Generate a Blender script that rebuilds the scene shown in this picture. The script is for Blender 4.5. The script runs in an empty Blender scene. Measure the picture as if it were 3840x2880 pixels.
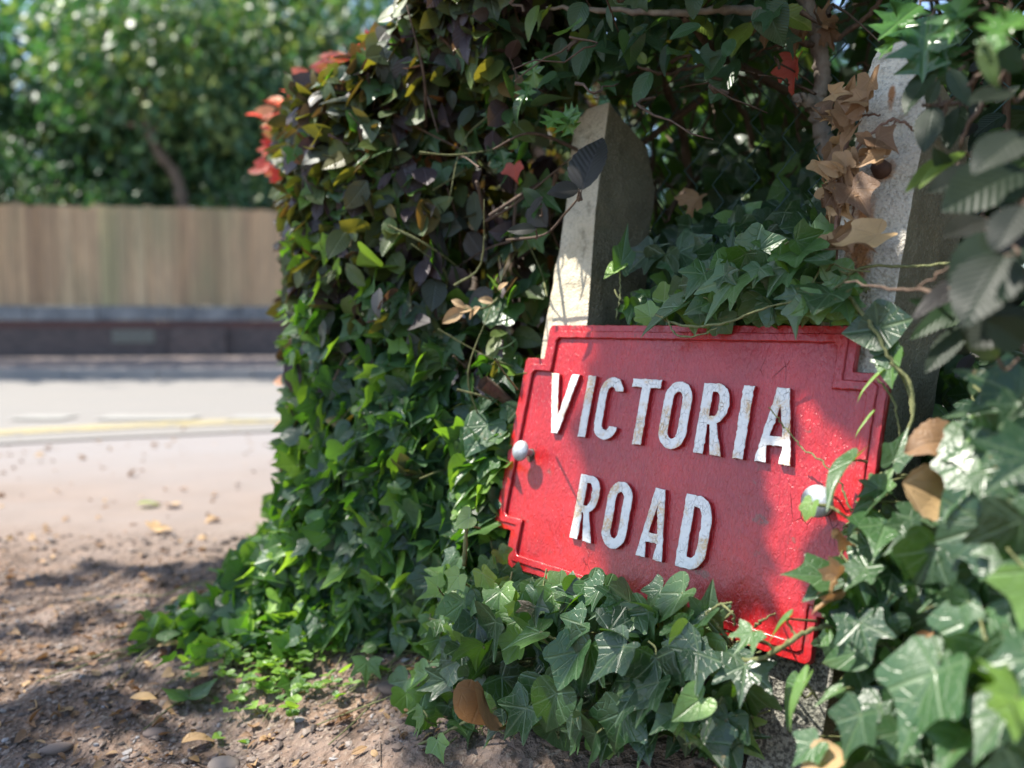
import bpy, bmesh, math, random
import numpy as np
from mathutils import Vector, Matrix
random.seed(7); RG = np.random.default_rng(11)
sc = bpy.context.scene

# ------------------------------------------------------------------ camera, light, exposure
F = 2880.0; PITCH = math.atan(224 / F); CAMZ = 0.55
cam = bpy.data.objects.new('camera', bpy.data.cameras.new('camera'))
sc.collection.objects.link(cam); sc.camera = cam
cam.location = (0, 0, CAMZ); cam.rotation_euler = (math.pi / 2 - PITCH, 0, 0)
cam.data.sensor_width = 36; cam.data.lens = 27.0; cam.data.clip_start = 0.02; cam.data.clip_end = 400
cam.data.dof.use_dof = True; cam.data.dof.focus_distance = 0.85; cam.data.dof.aperture_fstop = 2.5
SUN = np.array([-.496, .054, .865]); SUN /= np.linalg.norm(SUN)
w = bpy.data.worlds.new('World'); sc.world = w; w.use_nodes = True
nt = w.node_tree; sky = nt.nodes.new('ShaderNodeTexSky'); sky.sky_type = 'NISHITA'; sky.sun_disc = False
sky.sun_elevation = math.asin(SUN[2]); sky.sun_rotation = math.atan2(SUN[0], SUN[1])
nt.links.new(sky.outputs[0], nt.nodes['Background'].inputs[0]); nt.nodes['Background'].inputs[1].default_value = 0.13
sl = bpy.data.lights.new('sun', 'SUN'); sl.energy = 4.5; sl.angle = math.radians(.55); sl.color = (1, .94, .84)
so = bpy.data.objects.new('sun', sl); sc.collection.objects.link(so)
so.rotation_euler = Vector(SUN).to_track_quat('Z', 'Y').to_euler(); so.location = (-3, 0, 6)
sc.view_settings.view_transform = 'Standard'; sc.view_settings.look = 'None'
sc.view_settings.exposure = 1.42; sc.view_settings.gamma = 1.0
sc.cycles.use_denoising = True; sc.cycles.max_bounces = 8; sc.cycles.diffuse_bounces = 4
sc.cycles.sample_clamp_indirect = 8

# ------------------------------------------------------------------ frames
DN = np.array([0, -math.sin(PITCH), -math.cos(PITCH)]); FW = np.array([0, math.cos(PITCH), -math.sin(PITCH)]); RT = np.array([1., 0, 0])
CAM = np.array([0, 0, CAMZ])
def c2w(v): return v[0] * RT + v[1] * DN + v[2] * FW
def at(px, py, z):                         # a point of the place seen at a photo pixel, z metres in front of the lens
    return CAM + z * ((px - 1920) / F * RT + (py - 1440) / F * DN + FW)
def ground_at(px, py, h=0.0):
    r = (px - 1920) / F * RT + (py - 1440) / F * DN + FW
    return CAM + r * ((h - CAMZ) / r[2])
_u = np.array([2751, 224, -F]); _u /= np.linalg.norm(_u)
_p = np.array([5050, -25800, F]); _p /= np.linalg.norm(_p); _p -= _u * (_p @ _u); _p /= np.linalg.norm(_p)
_n = np.cross(_p, _u); _n = -_n if _n[2] > 0 else _n
SU, SV, SN = c2w(_u), c2w(_p), c2w(_n)       # sign frame: along, up the face, out of the face
S0 = at(2059, 1216, 1.056)                   # top left corner of the sign's face
def sg(u, v, o=0): return S0 + SU * u + SV * v + SN * o
def onsign(px, py, off=0.0):                 # point at pixel on the plane lying off metres out of the sign's face
    r = (px - 1920) / F * RT + (py - 1440) / F * DN + FW
    t = (SN @ (S0 - CAM) + off) / (SN @ r)
    return CAM + r * t
HD = np.array([SU[0], SU[1], 0]); HD = -HD / np.linalg.norm(HD); HN = np.array([SN[0], SN[1], 0]); HN /= np.linalg.norm(HN)
HC = np.array([.2, .88, 0])
def hw(t, q, z): return HC + HD * t + HN * q + np.array([0, 0, z])   # hedge frame: along the boundary, out of it, up

# ------------------------------------------------------------------ objects
def link(o, parent=None):
    sc.collection.objects.link(o)
    if parent is not None: o.parent = parent
    return o
def tag(o, label=None, cat=None, group=None, kind=None):
    if label: o['label'] = label
    if cat: o['category'] = cat
    if group: o['group'] = group
    if kind: o['kind'] = kind
    return o
def empty(name, loc, label=None, cat=None, group=None):
    o = bpy.data.objects.new(name, None); o.location = loc; o.empty_display_size = .05; link(o)
    return tag(o, label, cat, group)
def mesh_np(name, V, faces, mats, parent=None, smooth=True, uv=None, col=None, mi=None):
    """V (n,3) world coordinates; faces: list of int arrays (m,k); uv (n,2), col (n,4) per vertex"""
    me = bpy.data.meshes.new(name); V = np.asarray(V, dtype=np.float32)
    org = np.array(parent.location) if parent is not None else np.zeros(3)
    if parent is not None and parent.parent is not None: org = org + np.array(parent.parent.location)
    me.vertices.add(len(V)); me.vertices.foreach_set('co', (V - org.astype(np.float32)).ravel())
    faces = [np.asarray(f, dtype=np.int32) for f in faces if len(f)]
    tot = sum(f.size for f in faces); npoly = sum(len(f) for f in faces)
    loops = np.concatenate([f.ravel() for f in faces]); lt = np.concatenate([np.full(len(f), f.shape[1], np.int32) for f in faces])
    me.loops.add(tot); me.loops.foreach_set('vertex_index', loops)
    me.polygons.add(npoly); me.polygons.foreach_set('loop_start', np.concatenate([[0], np.cumsum(lt)[:-1]]).astype(np.int32))
    try: me.polygons.foreach_set('loop_total', lt)
    except Exception: pass
    me.polygons.foreach_set('use_smooth', np.full(npoly, smooth))
    if mi is not None: me.polygons.foreach_set('material_index', np.asarray(mi, np.int32))
    if uv is not None:
        l = me.uv_layers.new(name='UVMap'); l.data.foreach_set('uv', np.asarray(uv, np.float32)[loops].ravel())
    if col is not None:
        a = me.attributes.new('rnd', 'FLOAT_COLOR', 'POINT'); a.data.foreach_set('color', np.asarray(col, np.float32).ravel())
    me.update(calc_edges=True); me.validate()
    for m in (mats if isinstance(mats, (list, tuple)) else [mats]): me.materials.append(m)
    o = bpy.data.objects.new(name, me); link(o, parent)
    return o

class MB:
    def __init__(s): s.v = []; s.q = []; s.t = []; s.n = 0; s.c = []
    def add(s, V, quads=(), tris=(), c=(0, 0, 0, 1)):
        s.v.append(np.asarray(V, float)); k = len(V)
        if len(quads): s.q.append(np.asarray(quads) + s.n)
        if len(tris): s.t.append(np.asarray(tris) + s.n)
        s.c.append(np.tile(c, (k, 1))); s.n += k
    def box(s, o, a, b, c, col=(0, 0, 0, 1)):        # corner o and three edge vectors
        o, a, b, c = map(np.asarray, (o, a, b, c))
        V = [o, o + a, o + a + b, o + b, o + c, o + a + c, o + a + b + c, o + b + c]
        s.add(V, [[0, 3, 2, 1], [4, 5, 6, 7], [0, 1, 5, 4], [1, 2, 6, 5], [2, 3, 7, 6], [3, 0, 4, 7]], c=col)
    def tube(s, pts, r0, r1=None, k=6, col=None):
        pts = np.asarray(pts, float); n = len(pts); r1 = r0 if r1 is None else r1
        T = np.gradient(pts, axis=0); T /= np.linalg.norm(T, axis=1)[:, None] + 1e-9
        ref = np.array([.3, .5, .81]); A = np.cross(T, ref); A /= np.linalg.norm(A, axis=1)[:, None] + 1e-9; B = np.cross(T, A)
        rr = np.linspace(r0, r1, n) * (1 + .12 * RG.standard_normal(n)); an = np.arange(k) * 2 * math.pi / k
        V = pts[:, None] + rr[:, None, None] * (np.cos(an)[None, :, None] * A[:, None] + np.sin(an)[None, :, None] * B[:, None])
        V = V.reshape(-1, 3); q = []
        i = np.arange(n - 1)[:, None] * k; j = np.arange(k)[None]; j2 = (j + 1) % k
        q = np.stack([i + j, i + j2, i + k + j2, i + k + j], -1).reshape(-1, 4)
        s.add(np.vstack([V, pts[-1:]]), q, [[(n - 1) * k + a, (n - 1) * k + (a + 1) % k, n * k] for a in range(k)],
              c=col if col is not None else (random.random(), 0, 0, 1))
    def build(s, name, mat, parent=None, smooth=True):
        return mesh_np(name, np.vstack(s.v), ([np.vstack(s.q)] if s.q else []) + ([np.vstack(s.t)] if s.t else []), mat, parent, smooth, col=np.vstack(s.c))
def smooth_path(pts, n=12, jit=0.0):
    pts = np.asarray(pts, float)
    if len(pts) < 3: pts = np.vstack([pts[0], (pts[0] + pts[-1]) / 2, pts[-1]])
    P = np.vstack([2 * pts[0] - pts[1], pts, 2 * pts[-1] - pts[-2]]); out = []
    for i in range(1, len(P) - 2):
        for t in np.linspace(0, 1, n, endpoint=False):
            a, b, c, d = P[i - 1], P[i], P[i + 1], P[i + 2]
            out.append(.5 * ((2 * b) + (-a + c) * t + (2 * a - 5 * b + 4 * c - d) * t * t + (-a + 3 * b - 3 * c + d) * t ** 3))
    out.append(P[-2]); out = np.array(out)
    if jit: out[1:-1] += RG.standard_normal((len(out) - 2, 3)) * jit
    return out

# ------------------------------------------------------------------ materials
class N:
    def __init__(s, name, rough=.6):
        s.m = bpy.data.materials.new(name); s.m.use_nodes = True; s.t = s.m.node_tree
        s.b = s.t.nodes['Principled BSDF']; s.out = s.t.nodes['Material Output']; s.b.inputs['Roughness'].default_value = rough
    def n(s, k, **p):
        x = s.t.nodes.new('ShaderNode' + k)
        for a, b in p.items(): setattr(x, a, b)
        return x
    def L(s, a, b): s.t.links.new(a, b)
    def set(s, sock, v):
        if hasattr(v, 'is_output') or isinstance(v, bpy.types.NodeSocket): s.L(v, sock)
        elif v is not None:
            sock.default_value = v
    def math(s, op, a, b=None, c=None, clamp=False):
        x = s.n('Math', operation=op, use_clamp=clamp)
        for i, v in enumerate((a, b, c)):
            if v is not None: s.set(x.inputs[i], v)
        return x.outputs[0]
    def mix(s, f, a, b, mode='MIX'):
        x = s.n('Mix', data_type='RGBA', blend_type=mode); s.set(x.inputs[0], f)
        for i, v in ((6, a), (7, b)): s.set(x.inputs[i], (tuple(v) + (1,))[:4] if isinstance(v, tuple) else v)
        return x.outputs[2]
    def ramp(s, f, stops, interp='LINEAR'):
        x = s.n('ValToRGB'); x.color_ramp.interpolation = interp; e = x.color_ramp.elements
        while len(e) < len(stops): e.new(.5)
        for i, (p, c) in enumerate(stops):
            e[i].position = p; e[i].color = (tuple(c) + (1,))[:4] if isinstance(c, tuple) else (c, c, c, 1)
        s.L(f, x.inputs[0]); return x.outputs[0]
    def noise(s, scale, detail=3, rough=.55, vec=None, dist=0):
        x = s.n('TexNoise'); x.inputs['Scale'].default_value = scale; x.inputs['Detail'].default_value = detail
        x.inputs['Roughness'].default_value = rough; x.inputs['Distortion'].default_value = dist
        if vec is not None: s.L(vec, x.inputs['Vector'])
        return x.outputs[0]
    def vor(s, scale, feat='F1', vec=None, rnd=1):
        x = s.n('TexVoronoi', feature=feat); x.inputs['Scale'].default_value = scale; x.inputs['Randomness'].default_value = rnd
        if vec is not None: s.L(vec, x.inputs['Vector'])
        return x.outputs['Distance']
    def obj(s): return s.n('TexCoord').outputs['Object']
    def geo(s): return s.n('NewGeometry').outputs['Position']
    def map(s, vec, sc_=(1, 1, 1), loc=(0, 0, 0), rot=(0, 0, 0)):
        x = s.n('Mapping'); s.L(vec, x.inputs[0]); x.inputs[1].default_value = loc; x.inputs[2].default_value = rot; x.inputs[3].default_value = sc_
        return x.outputs[0]
    def bump(s, h, dist, strength=1.0, prev=None):
        x = s.n('Bump'); x.inputs['Strength'].default_value = strength; x.inputs['Distance'].default_value = dist; s.L(h, x.inputs['Height'])
        if prev is not None: s.L(prev, x.inputs['Normal'])
        return x.outputs[0]
    def col(s, c): s.set(s.b.inputs['Base Color'], (tuple(c) + (1,))[:4] if isinstance(c, tuple) else c)

def leaf_mat(name, ramp, trans, rough=.3, veins='ivy', vein_col=(.16, .26, .09), tw=.35, spot=.0, spec=.5, under=None, vstr=.55):
    m = N(name, rough); at_ = m.n('Attribute', attribute_name='rnd'); sp = m.n('SeparateColor'); m.L(at_.outputs['Color'], sp.inputs[0])
    rnd, val, dry = sp.outputs
    uv = m.n('TexCoord').outputs['UV']; sx = m.n('SeparateXYZ'); m.L(uv, sx.inputs[0]); x0, y = sx.outputs[0], sx.outputs[1]
    x = m.math('ABSOLUTE', x0)
    base = m.ramp(rnd, ramp)
    off = m.n('Combine' + 'XYZ'); m.L(m.math('MULTIPLY', rnd, 37.), off.inputs[2]); m.L(m.math('MULTIPLY', val, 19.), off.inputs[0])
    va = m.n('VectorMath', operation='ADD'); m.L(uv, va.inputs[0]); m.L(off.outputs[0], va.inputs[1]); pv = va.outputs[0]
    patch = m.noise(2.2, 3, .6, pv)
    base = m.mix(m.math('MULTIPLY', patch, .55), base, m.mix(1.0, base, (1.9, 1.75, 1.2), 'MULTIPLY'))
    h = None
    if veins == 'ivy':
        ds = []
        for dx, dy, wd in ((0, 1, .022), (.75, .66, .017), (.86, -.5, .014), (.38, .92, .008)):
            perp = m.math('ABSOLUTE', m.math('SUBTRACT', m.math('MULTIPLY', x, dy), m.math('MULTIPLY', y, dx)))
            dot = m.math('ADD', m.math('MULTIPLY', x, dx), m.math('MULTIPLY', y, dy))
            back = m.math('MULTIPLY', m.math('LESS_THAN', dot, .0), 1.)
            if wd == .008: perp = m.math('ADD', perp, m.math('MULTIPLY', m.math('LESS_THAN', y, .15), 1.))
            ds.append(m.math('ADD', m.math('DIVIDE', perp, wd), m.math('MULTIPLY', back, 50.)))
        d = ds[0]
        for e in ds[1:]: d = m.math('MINIMUM', d, e)
        v1 = m.math('SUBTRACT', 1.0, m.math('MULTIPLY', d, .5), clamp=True)
        net = m.vor(5.5, 'DISTANCE_TO_EDGE', pv)
        v2 = m.math('SUBTRACT', 1.0, m.math('MULTIPLY', net, 16.), clamp=True)
        vf = m.math('MAXIMUM', v1, m.math('MULTIPLY', v2, .42)); h = m.math('SUBTRACT', m.math('MULTIPLY', patch, .5), vf)
    elif veins == 'rib':
        mid = m.math('SUBTRACT', 1.0, m.math('MULTIPLY', x, 32.), clamp=True)
        ph = m.math('MULTIPLY', m.math('SUBTRACT', y, m.math('MULTIPLY', x, .95)), 62.)
        vstr = .3; st = m.math('POWER', m.math('ADD', m.math('MULTIPLY', m.math('SINE', ph), .5), .5), 5.)
        vf = m.math('MAXIMUM', mid, m.math('MULTIPLY', st, .25)); h = m.math('SUBTRACT', m.math('MULTIPLY', m.math('SINE', ph), .22), mid)
    else:
        mid = m.math('SUBTRACT', 1.0, m.math('MULTIPLY', x, 26.), clamp=True)
        net = m.math('SUBTRACT', 1.0, m.math('MULTIPLY', m.vor(6, 'DISTANCE_TO_EDGE', pv), 14.), clamp=True)
        vf = m.math('MAXIMUM', mid, m.math('MULTIPLY', net, .25)); h = m.math('SUBTRACT', m.math('MULTIPLY', patch, .5), vf)
    vc = m.mix(1.0, base, (2.6, 2.4, 2.2), 'MULTIPLY') if vein_col is None else m.mix(.45, base, vein_col)
    c = m.mix(m.math('MULTIPLY', vf, vstr), base, vc)
    dirt = m.ramp(m.noise(5., 4, .65, pv), [(.62, 0.), (.74, 1.)])
    c = m.mix(m.math('MULTIPLY', m.math('MULTIPLY', dirt, dry), 1., clamp=True), c, (.33, .21, .1))
    if spot: c = m.mix(m.math('MULTIPLY', m.ramp(m.noise(1.6, 2, .5, pv), [(.62, 0.), (.7, 1.)]), spot), c, (.36, .3, .16))
    bf = m.n('NewGeometry').outputs['Backfacing']
    c = m.mix(m.math('MULTIPLY', bf, .7), c, under or m.mix(1.0, base, (2.2, 2.0, 1.7), 'MULTIPLY'))
    m.col(c); m.b.inputs['Specular IOR Level'].default_value = spec
    m.L(m.math('ADD', m.math('MULTIPLY', patch, .25), rough - .1), m.b.inputs['Roughness'])
    m.L(m.bump(h, .007 if veins == 'ivy' else .0035, .3), m.b.inputs['Normal'])
    tr = m.n('BsdfTranslucent'); tc = m.ramp(rnd, trans); m.L(m.mix(m.math('MULTIPLY', vf, .4), tc, m.mix(.5, tc, (.0, .0, .0))), tr.inputs[0])
    ms = m.n('MixShader'); ms.inputs[0].default_value = tw; m.L(m.b.outputs[0], ms.inputs[1]); m.L(tr.outputs[0], ms.inputs[2]); m.L(ms.outputs[0], m.out.inputs[0])
    return m.m

M = {}
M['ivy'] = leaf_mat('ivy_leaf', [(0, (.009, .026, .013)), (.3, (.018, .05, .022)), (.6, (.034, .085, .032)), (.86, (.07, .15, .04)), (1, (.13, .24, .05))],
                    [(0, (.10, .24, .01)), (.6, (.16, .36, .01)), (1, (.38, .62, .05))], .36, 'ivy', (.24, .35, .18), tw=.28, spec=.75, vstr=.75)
M['ivy_far'] = leaf_mat('ivy_leaf_bank', [(0, (.02, .046, .03)), (.5, (.034, .078, .042)), (.8, (.055, .125, .035)), (1, (.14, .26, .04))],
                    [(0, (.09, .26, .01)), (.6, (.17, .42, .01)), (1, (.4, .66, .04))], .34, 'ivy', tw=.36, vstr=.5, spec=.65)
M['beech'] = leaf_mat('beech_leaf', [(0, (.045, .032, .045)), (.25, (.06, .05, .065)), (.45, (.04, .06, .045)), (.85, (.07, .11, .03)), (.93, (.2, .06, .04)), (1, (.3, .1, .06))],
                    [(0, (.08, .03, .02)), (.5, (.14, .10, .01)), (.85, (.3, .28, .02)), (.92, (.7, .12, .04)), (1, (.8, .3, .1))], .38, 'rib', None, tw=.32)
M['beech_grey'] = leaf_mat('grey_beech_leaf', [(0, (.022, .016, .024)), (.3, (.016, .026, .02)), (.6, (.016, .038, .018)), (.85, (.045, .085, .018)), (1, (.12, .18, .03))],
                    [(0, (.06, .08, .03)), (.5, (.1, .18, .02)), (1, (.4, .5, .03))], .42, 'rib', None, tw=.3, vstr=.55, spec=.3, under=(.05, .075, .045))
M['beech_red'] = leaf_mat('red_beech_leaf', [(0, (.42, .07, .06)), (.5, (.55, .2, .15)), (.8, (.6, .33, .2)), (1, (.6, .45, .08))],
                    [(0, (.8, .08, .06)), (.5, (.9, .2, .12)), (.8, (.9, .35, .2)), (1, (.85, .6, .05))], .38, 'rib', None, tw=.5)
M['green'] = leaf_mat('hedge_leaf', [(0, (.022, .05, .03)), (.6, (.035, .08, .035)), (.9, (.07, .12, .025)), (1, (.14, .2, .04))],
                    [(0, (.06, .16, .02)), (.7, (.16, .3, .02)), (1, (.4, .5, .05))], .35, 'rib', None, tw=.3)
M['holly'] = leaf_mat('holly_leaf', [(0, (.02, .06, .03)), (.6, (.035, .10, .035)), (1, (.08, .18, .04))],
                    [(0, (.06, .2, .01)), (1, (.25, .45, .02))], .2, 'plain', (.2, .34, .1), tw=.22)
M['dead'] = leaf_mat('dead_leaf', [(0, (.09, .05, .03)), (.5, (.18, .105, .055)), (1, (.36, .25, .14))],
                    [(0, (.2, .08, .02)), (1, (.45, .22, .08))], .6, 'ivy', (.35, .22, .12), tw=.2, under=(.27, .17, .09))
M['laurel'] = leaf_mat('tree_leaf', [(0, (.035, .08, .06)), (.5, (.05, .115, .08)), (.85, (.085, .16, .08)), (1, (.2, .27, .11))],
                    [(0, (.04, .16, .04)), (.6, (.09, .26, .04)), (1, (.4, .5, .08))], .4, 'plain', tw=.32)

def bark(name, a, b, sc_=60):
    m = N(name, .8); o = m.obj(); n1 = m.noise(sc_, 5, .65, m.map(o, (1, 1, .35))); at_ = m.n('Attribute', attribute_name='rnd')
    m.col(m.mix(m.ramp(n1, [(.3, 0.), (.7, 1.)]), a, b)); m.L(m.bump(n1, .004, .8), m.b.inputs['Normal']); return m.m
M['bark'] = bark('bark', (.11, .09, .075), (.27, .23, .185)); M['twig'] = bark('twig', (.05, .032, .022), (.14, .09, .06), 150)
M['vine'] = bark('vine', (.07, .09, .03), (.2, .2, .08), 200); M['dryvine'] = bark('dry_vine', (.1, .05, .035), (.22, .13, .09), 200)

# ------------------------------------------------------------------ leaves
def catm(out, n):
    out = np.array(out, float); d = np.r_[0, np.cumsum(np.linalg.norm(np.diff(out, axis=0), axis=1))]; t = np.linspace(0, d[-1], n)
    return np.c_[np.interp(t, d, out[:, 0]), np.interp(t, d, out[:, 1])]
def fan(half, n, rings):
    """half outline from tip to petiole (x>=0) -> polar template"""
    h = np.array(half, float); h = h if n is None else np.vstack([catm(h, n)])
    full = np.vstack([h, (h[1:-1] * [-1, 1])[::-1]]); k = len(full)
    V = [np.zeros((1, 2))] + [full * r for r in rings]; V = np.vstack(V)
    tr = [[0, 1 + (i + 1) % k, 1 + i] for i in range(k)]; q = []
    for r in range(len(rings) - 1):
        for i in range(k): a = 1 + r * k; q.append([a + i, a + (i + 1) % k, a + k + (i + 1) % k, a + k + i])
    return V, np.array(q, int).reshape(-1, 4), np.array(tr, int)
def blade(wfun, M_, K, sp=None):
    ys = np.linspace(0, 1, M_); V = []
    for j, yy in enumerate(ys):
        ww = wfun(yy)
        for i in range(-K, K + 1): V.append((i / K * ww * (1 if sp is None or abs(i) < K else sp(j, yy)), yy))
    c = 2 * K + 1; q = [[j * c + i, j * c + i + 1, (j + 1) * c + i + 1, (j + 1) * c + i] for j in range(M_ - 1) for i in range(c - 1)]
    return np.array(V), np.array(q, int), np.zeros((0, 3), int)
IVY = [
 [(0, 1.), (.06, .86), (.16, .64), (.24, .44), (.36, .44), (.5, .49), (.66, .55), (.6, .36), (.47, .12), (.5, -.04), (.56, -.24), (.4, -.27), (.2, -.27), (.09, -.17), (0, -.06)],
 [(0, 1.), (.09, .8), (.22, .56), (.36, .42), (.52, .36), (.72, .34), (.62, .14), (.5, -.06), (.44, -.24), (.26, -.3), (.1, -.2), (0, -.06)],
 [(0, 1.), (.12, .82), (.28, .6), (.4, .4), (.5, .2), (.55, 0), (.5, -.18), (.34, -.3), (.16, -.26), (.06, -.14), (0, -.05)],
 [(0, 1.05), (.04, .9), (.1, .66), (.17, .42), (.26, .38), (.44, .52), (.62, .68), (.58, .44), (.46, .16), (.54, .02), (.68, -.14), (.48, -.2), (.26, -.24), (.1, -.16), (0, -.05)],
 [(0, .86), (.12, .78), (.3, .6), (.38, .5), (.56, .5), (.68, .38), (.64, .2), (.56, .04), (.6, -.14), (.46, -.28), (.24, -.3), (.09, -.18), (0, -.05)]]
TPL = {}
for i, o in enumerate(IVY):
    TPL['ivy%d' % i] = fan(o, 17, (.3, .6, .85, 1.)); TPL['lo_ivy%d' % i] = fan(o, 11, (.5, 1.))
bw = lambda y: .34 * (math.sin(math.pi * min(1, y ** .8 + .01)) ** .75) + (.0 if 0 < y < 1 else .003)
TPL['beech0'] = blade(bw, 17, 3, lambda j, y: 1 + .07 * (j % 2)); TPL['beech1'] = blade(lambda y: bw(y) * .82, 17, 3, lambda j, y: 1 + .06 * (j % 2))
TPL['lo_beech0'] = blade(bw, 6, 1); TPL['lo_beech1'] = blade(lambda y: bw(y) * .8, 6, 1)
TPL['oval'] = blade(lambda y: .2 * math.sin(math.pi * (y * .96 + .02)) ** .8, 5, 1)
HOL = [(0, 1.), (.05, .86), (.34, .84), (.17, .68), (.2, .62), (.47, .58), (.2, .42), (.22, .36), (.44, .26), (.17, .14), (.12, .04), (0, 0)]
hv = np.array(HOL, float) * [1, 1] - [0, .5]
def holly_t():
    V, q, t = fan([(a, b) for a, b in hv], None, (.4, .75, 1.)); V = V + [0, .5]; return V, q, t
TPL['holly'] = holly_t()
# maple-like dead leaf
TPL['maple'] = fan([(0, 1.), (.07, .8), (.2, .78), (.16, .55), (.22, .42), (.5, .66), (.56, .5), (.8, .5), (.62, .28), (.45, .12), (.7, -.02), (.55, -.12), (.3, -.16), (.1, -.12), (0, -.05)], 25, (.3, .6, .85, 1.))

class Leaves:
    def __init__(s): s.d = {}
    def add(s, tpl, pos, tip, nrm, size, wid=1., fold=0., curl=0., twist=0., col=None, wav=.0):
        s.d.setdefault(tpl, []).append((pos, tip, nrm, size, wid, fold, curl, twist, col if col is not None else (random.random(), random.random(), 0, 1), wav))
    def build(s, name, mat, parent=None):
        Vs, Qs, Ts, Us, Cs = [], [], [], [], []; off = 0
        for k, L in s.d.items():
            T, q, t = TPL[k]; n = len(L); g = lambda i: np.array([l[i] for l in L], float)
            pos, y, nz, size, wid, fold, curl, tw, col, wav = (g(i) for i in range(10))
            y /= np.linalg.norm(y, axis=1)[:, None] + 1e-9
            x = np.cross(y, nz); x /= np.linalg.norm(x, axis=1)[:, None] + 1e-9; z = np.cross(x, y)
            X = T[None, :, 0] * wid[:, None]; Y = np.tile(T[None, :, 1], (n, 1)); rr = X * X + Y * Y
            ph = col[:, 0:1] * 40
            fa = fold[:, None] * (1.0 - .35 * np.abs(Y))
            Z = np.abs(X) * np.sin(fa) - curl[:, None] * Y * np.abs(Y) + tw[:, None] * X * Y * 1.6 + wav[:, None] * rr * (np.sin(np.arctan2(X, Y + .02) * 3 + ph) + .6 * np.sin(Y * 9 + X * 5 + ph * 2)) * .5
            Xd = X * np.cos(fa); Yd = Y * (1 - .35 * np.abs(curl[:, None]) * np.abs(Y))
            P = pos[:, None] + size[:, None, None] * (Xd[..., None] * x[:, None] + Yd[..., None] * y[:, None] + Z[..., None] * z[:, None])
            m = T.shape[0]; o = off + np.arange(n)[:, None, None] * m
            if len(q): Qs.append((q[None] + o).reshape(-1, 4))
            if len(t): Ts.append((t[None] + o).reshape(-1, 3))
            Vs.append(P.reshape(-1, 3)); Us.append(np.tile(T, (n, 1))); Cs.append(np.repeat(col, m, axis=0)); off += n * m
        return mesh_np(name, np.vstack(Vs), ([np.vstack(Qs)] if Qs else []) + ([np.vstack(Ts)] if Ts else []), mat, parent, True, np.vstack(Us), np.vstack(Cs))
def rv(s=1.): return RG.standard_normal(3) * s
def U(a, b): return random.uniform(a, b)
def nrmz(v): v = np.asarray(v, float); return v / (np.linalg.norm(v) + 1e-9)
def inpoly(x, y, poly):
    c = False; j = len(poly) - 1
    for i in range(len(poly)):
        if (poly[i][1] > y) != (poly[j][1] > y) and x < (poly[j][0] - poly[i][0]) * (y - poly[i][1]) / (poly[j][1] - poly[i][1]) + poly[i][0]: c = not c
        j = i
    return c
UP = np.array([0, 0, 1.])
# the sun falls through gaps between the overhanging twigs onto parts of the sign and the post: leaves are left out to shape those gaps
LIT = [[(-.10, -.34), (-.10, .15), (.05, .12), (.07, .02), (.12, -.03), (.085, -.10), (.09, -.18), (.135, -.25), (.13, -.36)],
       [(.333, -.1), (.325, -.055), (.345, -.075), (.352, -.048), (.375, -.052), (.39, -.03), (.398, -.09), (.415, -.105), (.47, -.05), (.47, -.28), (.36, -.26), (.34, -.16)],
       [(.14, -.30), (.30, -.30), (.37, -.28), (.42, -.34), (.3, -.37), (.13, -.36)]]
def shades_gap(p, pad=0.):
    t = ((S0 - p) @ SN) / (-SUN @ SN); h = p - SUN * t - S0
    if t < 0.02: return False
    u, v = h @ SU, h @ SV
    for L_ in LIT:
        for a, b in ((0, 0), (pad, 0), (-pad, 0), (0, pad), (0, -pad)) if pad else ((0, 0),):
            if inpoly(u + a, v + b, L_): return True
    return False
# ------------------------------------------------------------------ ground, road, pavement
PH = RG.uniform(0, 6.28, 40); KX = RG.uniform(-1, 1, 40); KY = RG.uniform(-1, 1, 40)
def bumpy(x, y):
    z = 0 * x
    for i in range(40):
        f_ = [1.5, 4, 9, 22, 60][i % 5]; a_ = [.005, .005, .003, .002, .001][i % 5]
        z = z + a_ * np.sin(f_ * (KX[i] * x + KY[i] * y) * 1.6 + PH[i])
    return z
def hq(x, y):
    d0, d1 = x - HC[0], y - HC[1]; return d0 * HD[0] + d1 * HD[1], d0 * HN[0] + d1 * HN[1]
def ground_z(x, y):
    t, q = hq(x, y); b = np.clip((.42 - q) / .5, 0, 1); b = b * b * (3 - 2 * b) * np.clip((1.35 - t) / .6, 0, 1) * np.clip((q + 3.5) / 1, 0, 1)
    near = np.clip((2.15 - y) / .5, 0.04, 1)
    return .085 * b + bumpy(x, y) * (near * .9) + 0
xs = np.unique(np.r_[np.linspace(-90, -6, 18), np.linspace(-6, -1.7, 30), np.linspace(-1.7, 1.0, 190), np.linspace(1.0, 8, 30), np.linspace(8, 90, 16)])
ys = np.unique(np.r_[np.linspace(-30, -1, 10), np.linspace(-1, .6, 12), np.linspace(.6, 2.8, 170), np.linspace(2.8, 7, 30), np.linspace(7, 160, 30)])
gx, gy = np.meshgrid(xs, ys); nx = len(xs); V = np.stack([gx, gy, ground_z(gx, gy)], -1).reshape(-1, 3)
i, j = np.meshgrid(np.arange(nx - 1), np.arange(len(ys) - 1)); a = (j * nx + i).ravel()
m = N('soil', .95); g = m.geo(); sx = m.n('SeparateXYZ'); m.L(g, sx.inputs[0])
n1 = m.noise(1.7, 4, .6, g); n2 = m.noise(22, 5, .7, g); n3 = m.noise(110, 3, .6, g); vo = m.vor(75, 'F1', g)
far = m.math('ADD', m.math('MULTIPLY', n1, .5), m.math('ADD', m.math('MULTIPLY', n2, .3), sx.outputs[1])); far = m.ramp(m.math('SUBTRACT', far, 1.75), [(.3, 0.), (.75, 1.)])
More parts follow.
